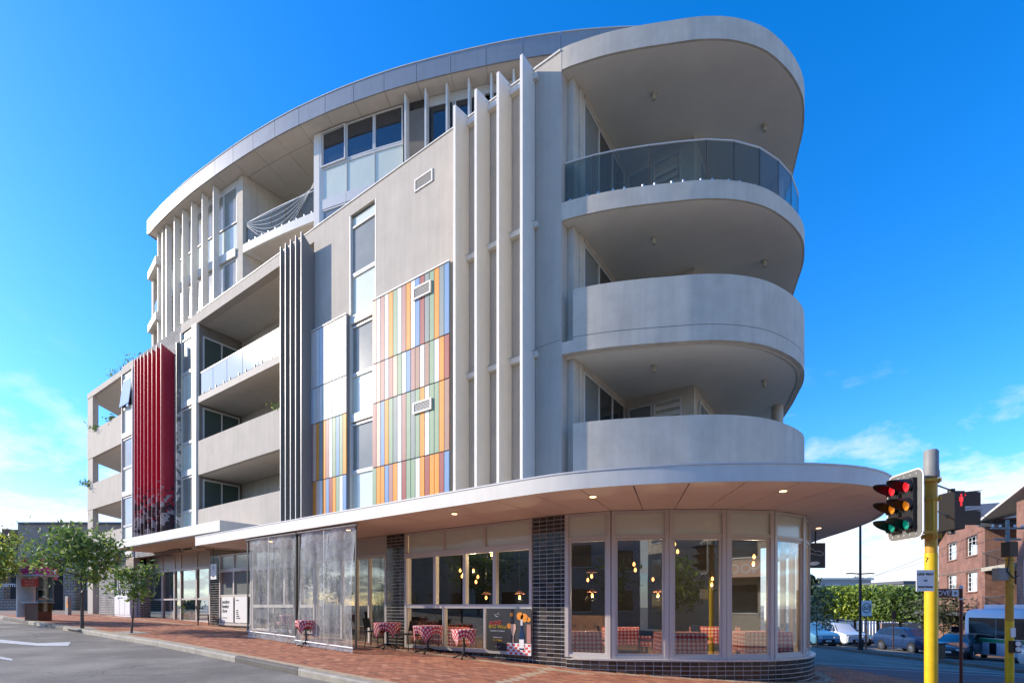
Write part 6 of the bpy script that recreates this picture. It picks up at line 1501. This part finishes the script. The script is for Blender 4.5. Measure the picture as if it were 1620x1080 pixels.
obj('cable', MB().path([(-.10, 0, -.05), (-.25, -.2, -.14), (-.5, -.45, -.13), (-.93, -.72, -.10)], .010), 'black', pd)
# give way plate
gw = SF('give_way_plate', (1463-CX)/F*7.08, 7.08, 1.80, label='white give way plate strapped to the nearest yellow pole', cat='sign')
obj('plate', MB().box(-.125, .125, -.01, 0, -.15, .15), 'white', gw)
for k, s_ in enumerate(('GIVE WAY', 'TO', 'PEDESTRIANS')): text('lettering', s_, [.05, .035, .034][k], 'ink', gw, (0, -.012, .09-.09*k), rot)
text('lettering', '7', .10, 'ink', gw, (.02, -.012, .29), rot)
# second yellow pole
qX, qY = (1597-CX)/F*11, 11; zb = gs_(qX, qY)
p2 = SF('signal_pole', qX, qY, 0, label='shorter yellow signal pole with push buttons and black top by the right edge', cat='pole')
obj('lower_pole', MB().tube((0, 0, zb-.1), (0, 0, 1.1), .076, n=20), 'yellow', p2, smooth=40); obj('upper_pole', MB().tube((0, 0, 1.1), (0, 0, 2.52), .074, n=20), 'yellow_shaded', p2, smooth=40)
obj('black_top', MB().box(-.09, .09, -.10, .10, 2.521, 2.84), 'black', p2)
for z in (2.46, 1.85): obj('clamp_ring', MB().lathe([(.078, z-.02), (.095, z-.015), (.095, z+.015), (.078, z+.02)], n=18), 'yellow_shaded', p2)
pb = obj('push_button', MB().box(-.10, .10, -.16, -.078, .42, .68), 'black', p2)
for z in (.62, .50): obj('button', MB().lathe([(.055, 0), (.055, .02)][::-1], (.0, -.182, z), 14, axis='y'), 'white', pb)
obj('notice', MB().box(-.055, .055, -.082, -.078, .76, .96), 'white', p2)
obj('control_box', MB().box(-.31, -.09, -.08, .08, 2.0, 2.27), 'grey_plastic', p2); obj('cable_loop', MB().path([(-.07, -.07, 2.5), (-.14, -.09, 2.2), (-.02, -.11, 2.05), (.1, -.09, 2.1)], .012), 'black', p2)
s2 = SF('traffic_signal', qX+.42, qY-.25, 2.05, R(60), label='signal board seen from behind, cut by the right edge of the picture', cat='traffic light')
plate_x('white_border', rrect(-.26, .26, -.47, .47, .10), -.006, .006, 'white', s2); plate_x('backing_board', rrect(-.24, .24, -.45, .45, .08), -.012, -.0065, 'black', s2); obj('lamp_housing', MB().box(.01, .12, -.12, .12, -.40, .40), 'black', s2)
obj('bracket', MB().tube((-.01, 0, .3), (-.30, .18, .3), .02).tube((-.01, 0, -.3), (-.30, .18, -.3), .02), 'yellow_shaded', s2)
# street name sign
nX, nY = (1520.5-CX)/F*12, 12; zb = gs_(nX, nY)
ns = SF('street_name_sign', nX, nY, 0, label='maroon street name sign with white letters on a thin maroon post', cat='sign')
obj('post', MB().tube((0, 0, zb-.1), (0, 0, 1.88), .034, n=14), 'brown_paint', ns, smooth=40); obj('finial', MB().lathe([(.045, 1.88), (.045, 1.9), (.02, 1.93)], n=10), 'white', ns)
bl = obj('sign_blade', MB().add([(-.92, -.012, 1.745), (-.84, -.012, 1.85), (-.04, -.012, 1.85), (-.04, -.012, 1.64), (-.84, -.012, 1.64), (-.92, .012, 1.745), (-.84, .012, 1.85), (-.04, .012, 1.85), (-.04, .012, 1.64), (-.84, .012, 1.64)], [(4, 3, 2, 1, 0), (5, 6, 7, 8, 9), (0, 1, 6, 5), (1, 2, 7, 6), (2, 3, 8, 7), (3, 4, 9, 8), (4, 0, 5, 9)]), 'brown_paint', ns)
text('lettering', 'GROVE', .17, 'white', bl, (-.54, -.016, 1.742), rot, sx=.95); text('lettering', 'ST', .07, 'white', bl, (-.285, -.016, 1.785), rot)
obj('arrow', MB().add([(-.895, -.016, 1.745), (-.83, -.016, 1.82), (-.80, -.016, 1.82), (-.865, -.016, 1.745), (-.80, -.016, 1.67), (-.83, -.016, 1.67)], [(5, 4, 3, 0), (0, 3, 2, 1)]), 'white', bl); obj('crest_plate', MB().box(-.235, -.07, -.016, -.0125, 1.665, 1.825), 'white', bl); obj('crest', MB().box(-.18, -.12, -.019, -.0165, 1.71, 1.78), 'grey_plastic', bl)
for z in (1.60, 1.865): obj('clamp', MB().lathe([(.042, z-.015), (.042, z+.015)], n=10), 'white', ns)
# black lamp post, speed sign, small signs and bin on the grass verge
X, Y = (1361-CX)/F*30.3, 30.3; zb = gs_(X, Y)
lp = SF('lamp_post', X, Y, zb, label='slim black lamp post with a cross arm on the verge', cat='lamp post')
obj('post', MB().tube((0, 0, 0), (0, 0, 8.2), .085, .06, 12), 'black', lp, smooth=40); obj('cross_arm', MB().path([(-.85, 0, 4.62), (-.6, 0, 4.64), (0, 0, 4.60), (.6, 0, 4.64), (.85, 0, 4.62)], .035), 'black', lp); obj('base', MB().lathe([(.14, 0), (.14, .5), (.09, .6)], n=12), 'black', lp)
obj('lantern', MB().lathe([(.05, 8.2), (.28, 8.3), (.2, 8.5), (.05, 8.6)], n=12), 'black', lp)
X, Y = (1371-CX)/F*29.6, 29.6; zb = gs_(X, Y)
sp = SF('speed_sign', X, Y, zb, label='white speed sign reading 60 on a brown post beside the lamp post', cat='sign')
obj('post', MB().tube((0, .05, 0), (0, .05, 2.9), .045, n=8), 'terracotta', sp); fc = obj('face', MB().box(-.29, .29, -.01, .01, 2.1-.05, 2.97), 'white', sp)
obj('ring', MB().path([(.25*math.cos(a), -.015, 2.53+.27*math.sin(a)) for a in np.linspace(0, 2*math.pi, 25)], .022, 5), 'car_blue', fc); text('lettering', '60', .40, 'ink', fc, (0, -.016, 2.53), rot)
X, Y = (1414-CX)/F*33, 33; zb = gs_(X, Y)
o = SF('small_sign', X, Y, zb, label='small brown sign on a post above the dark blue car', cat='sign'); obj('post', MB().tube((0, .04, 0), (0, .04, 2.6), .035), 'terracotta', o); obj('face', MB().box(-.13, .13, -.01, .01, 2.05, 2.6), 'brown_metal', o)
X, Y = (1486-CX)/F*24, 24; zb = gs_(X, Y)
o = SF('litter_bin', X, Y, zb, label='brown slatted litter bin on the verge behind the yellow pole', cat='bin'); obj('body', MB().box(-.16, .16, -.16, .16, .05, .75), 'brown_metal', o); obj('lid', MB().box(-.19, .19, -.19, .19, .751, .80), 'black', o)
for k in range(5): obj('slat', MB().box(-.15+k*.065, -.11+k*.065, -.175, -.161, .08, .72), 'wood', o)
# sign hanging under the canopy
hx, hy = pD(1289, 14.6); h_ = empty('hanging_sign', (hx, hy, CZ0), TH, label='black square sign with white line drawings hanging under the canopy', cat='sign')
obj('rod', MB().tube((.02, 0, -.33), (.02, 0, .012), .022), 'black', h_); bd = obj('board', MB().box(-.35, .29, -.03, .03, -1.05, -.33), 'black', h_)
obj('line_drawing', MB().path([(.0, -.035, -.58), (.10, -.035, -.56), (.20, -.035, -.61), (.25, -.035, -.67), (.15, -.035, -.69), (-.05, -.035, -.66), (-.25, -.035, -.60)], .006, 4).path([(-.2, -.035, -.45), (-.1, -.035, -.50), (0, -.035, -.58)], .006, 4), 'white', bd)
obj('leaf_drawing', MB().add([(-.2, -.034, -.95), (-.1, -.034, -.88), (.05, -.034, -.87), (.14, -.034, -.91), (.05, -.034, -.97), (-.08, -.034, -.99)], [(5, 4, 3, 2, 1, 0)]), 'white', bd); obj('board_edge', MB().box(-.35, .29, -.031, .031, -1.06, -1.051), 'white', bd)
# utility pole with crossarm and wires far right
X, Y = (1594-CX)/F*27, 27; zb = gs_(X, Y)
up = SF('utility_pole', X, Y, zb, label='grey utility pole with wires rising behind the shorter yellow pole', cat='pole')
zt = zD(822, 27)-zb; obj('post', MB().tube((0, 0, 0), (0, 0, zt), .12, .09, 10), 'grey_plastic', up); obj('cross_arm', MB().box(-.9, .9, -.05, .05, zt-.5, zt-.4).box(-.7, .7, -.05, .05, zt-1.1, zt-1.0), 'grey_plastic', up)
for k in (-.8, -.4, .4, .8): obj('insulator', MB().lathe([(.03, zt-.4), (.07, zt-.33), (.03, zt-.26)], (k, 0, 0), 8), 'white', up)
def wire(a, b, sag, label):
    P_ = [Vector(a).lerp(Vector(b), k/12)-Vector((0, 0, sag*4*(k/12)*(1-k/12))) for k in range(13)]; o = obj('overhead_wire', MB().path(P_, .012, 4), 'black'); tag(o, label, 'wire', 'overhead wires')
ptop = lambda dx_, dz_: (*C(X+dx_, Y), zb+zt+dz_)
wire(ptop(-.8, -.35), (*pD(1270, 62), zD(940, 62)), .6, 'upper overhead wire running left above the brick flats')
wire(ptop(-.7, -1.0), (*pD(1300, 75), zD(925, 75)), .5, 'lower overhead wire running left below the other')
wire(ptop(0, -.8), (*pD(1546, 20), zD(808, 20)), .0, 'pale stay wire slanting up from the utility pole behind the pedestrian signal')
wire(ptop(.8, -.4), (*pD(1700, 22), zD(800, 22)), .3, 'overhead wire leaving the picture to the right')
# ============================================================ ACROSS THE STREETS (seen mirrored in the shop windows)
def across(name, x0, x1, y0, y1, h, m, label, side, storeys=2, sign=None):
    e_ = empty(name, ((x0+x1)/2, (y0+y1)/2, -1), label=label, cat='building'); hx_, hy_ = (x1-x0)/2, (y1-y0)/2
    obj('wall', MB().box(-hx_, hx_, -hy_, hy_, 0, h+1), m, e_); obj('parapet', MB().box(-hx_-.15, hx_+.15, -hy_-.15, hy_+.15, h+1.002, h+1.3), 'cream', e_)
    L_ = (y1-y0) if side in 'wW' else (x1-x0); n = max(2, int(L_/3))
    for f_ in range(storeys):
        for k in range(n):
            u = -L_/2+L_*(k+.5)/n; z = 2.0+f_*3.4; w2 = .8
            if side == 'w': mb = MB().box(-hx_-.05, -hx_-.003, u-w2, u+w2, z, z+1.7); fr_ = MB().box(-hx_-.09, -hx_-.051, u-w2-.08, u+w2+.08, z-.08, z)
            else: mb = MB().box(u-w2, u+w2, hy_+.003, hy_+.05, z, z+1.7); fr_ = MB().box(u-w2-.08, u+w2+.08, hy_+.051, hy_+.09, z-.08, z)
            w_ = obj('window', mb, 'pane_dark', e_); obj('sill', fr_, 'white', w_)
    return e_, hx_, hy_
e1_, hx_, hy_ = across('billiards_hall', 24, 33, -12, 7, 8.2, 'cream', 'cream two storey billiards hall across the side street, beyond the right edge of the picture', 'w')
sb_ = obj('sign_board', MB().box(-hx_-.2, -hx_-.06, -4, 4, 6.4, 8.3), 'sign_dark', e1_)
text('lettering', 'BLACK', 1.0, 'white', sb_, (-hx_-.21, 0, 7.75), (R(90), 0, R(-90))); text('lettering', '& Snooker Centres', .62, 'white', sb_, (-hx_-.21, 0, 6.9), (R(90), 0, R(-90)))
s3 = obj('sign_board', MB().box(-hx_-1.6, -hx_-.06, -7, 7, 4.1, 5.0), 'plank_peach', e1_); text('lettering', 'POOL & SNOOKER', .8, 'white', s3, (-hx_-1.61, 0, 4.55), (R(90), 0, R(-90)))
across('shop_row', -4, 20, -38, -26.5, 9.6, 'far_wall', 'grey two storey shops across the long street, behind the camera', 's')
across('shop_row', -36, -7, -38, -28, 7.4, 'cream', 'cream low shops across the long street, behind the camera to the left', 's', 1)
across('apartment_block', 26, 40, -34, -18, 9.5, 'render_pale', 'pale three storey block diagonally across the crossing, behind the camera', 'w', 3)
across('corner_house', -84, -70, -36, -8, 8.2, 'grey_wall_low', 'grey corner house far along the long street beyond the left edge', 's', 2)
for k, (x, y) in enumerate(((-12, -24), (2, -23.5), (14, -24), (22, -15), (-22, -24), (-58, -13), (-60, -17), (-62, -21), (-64, -25.5))):
    leafy('street_tree', (x, y, g(x, y)-.1), 6, 2.6, 1500, .22, GREEN, ['street tree across the long street, left of the three', 'street tree across the long street, middle of the three', 'street tree across the long street, right of the three', 'street tree by the crossing before the pale block', 'street tree across the long street before the low cream shops', 'first tree of the row along the far kerb of the long street', 'second tree of the row along the far kerb of the long street', 'third tree of the row along the far kerb of the long street', 'fourth tree of the row along the far kerb of the long street'][k], 'street trees behind the camera', .12, .4, 120+k, branches=16)
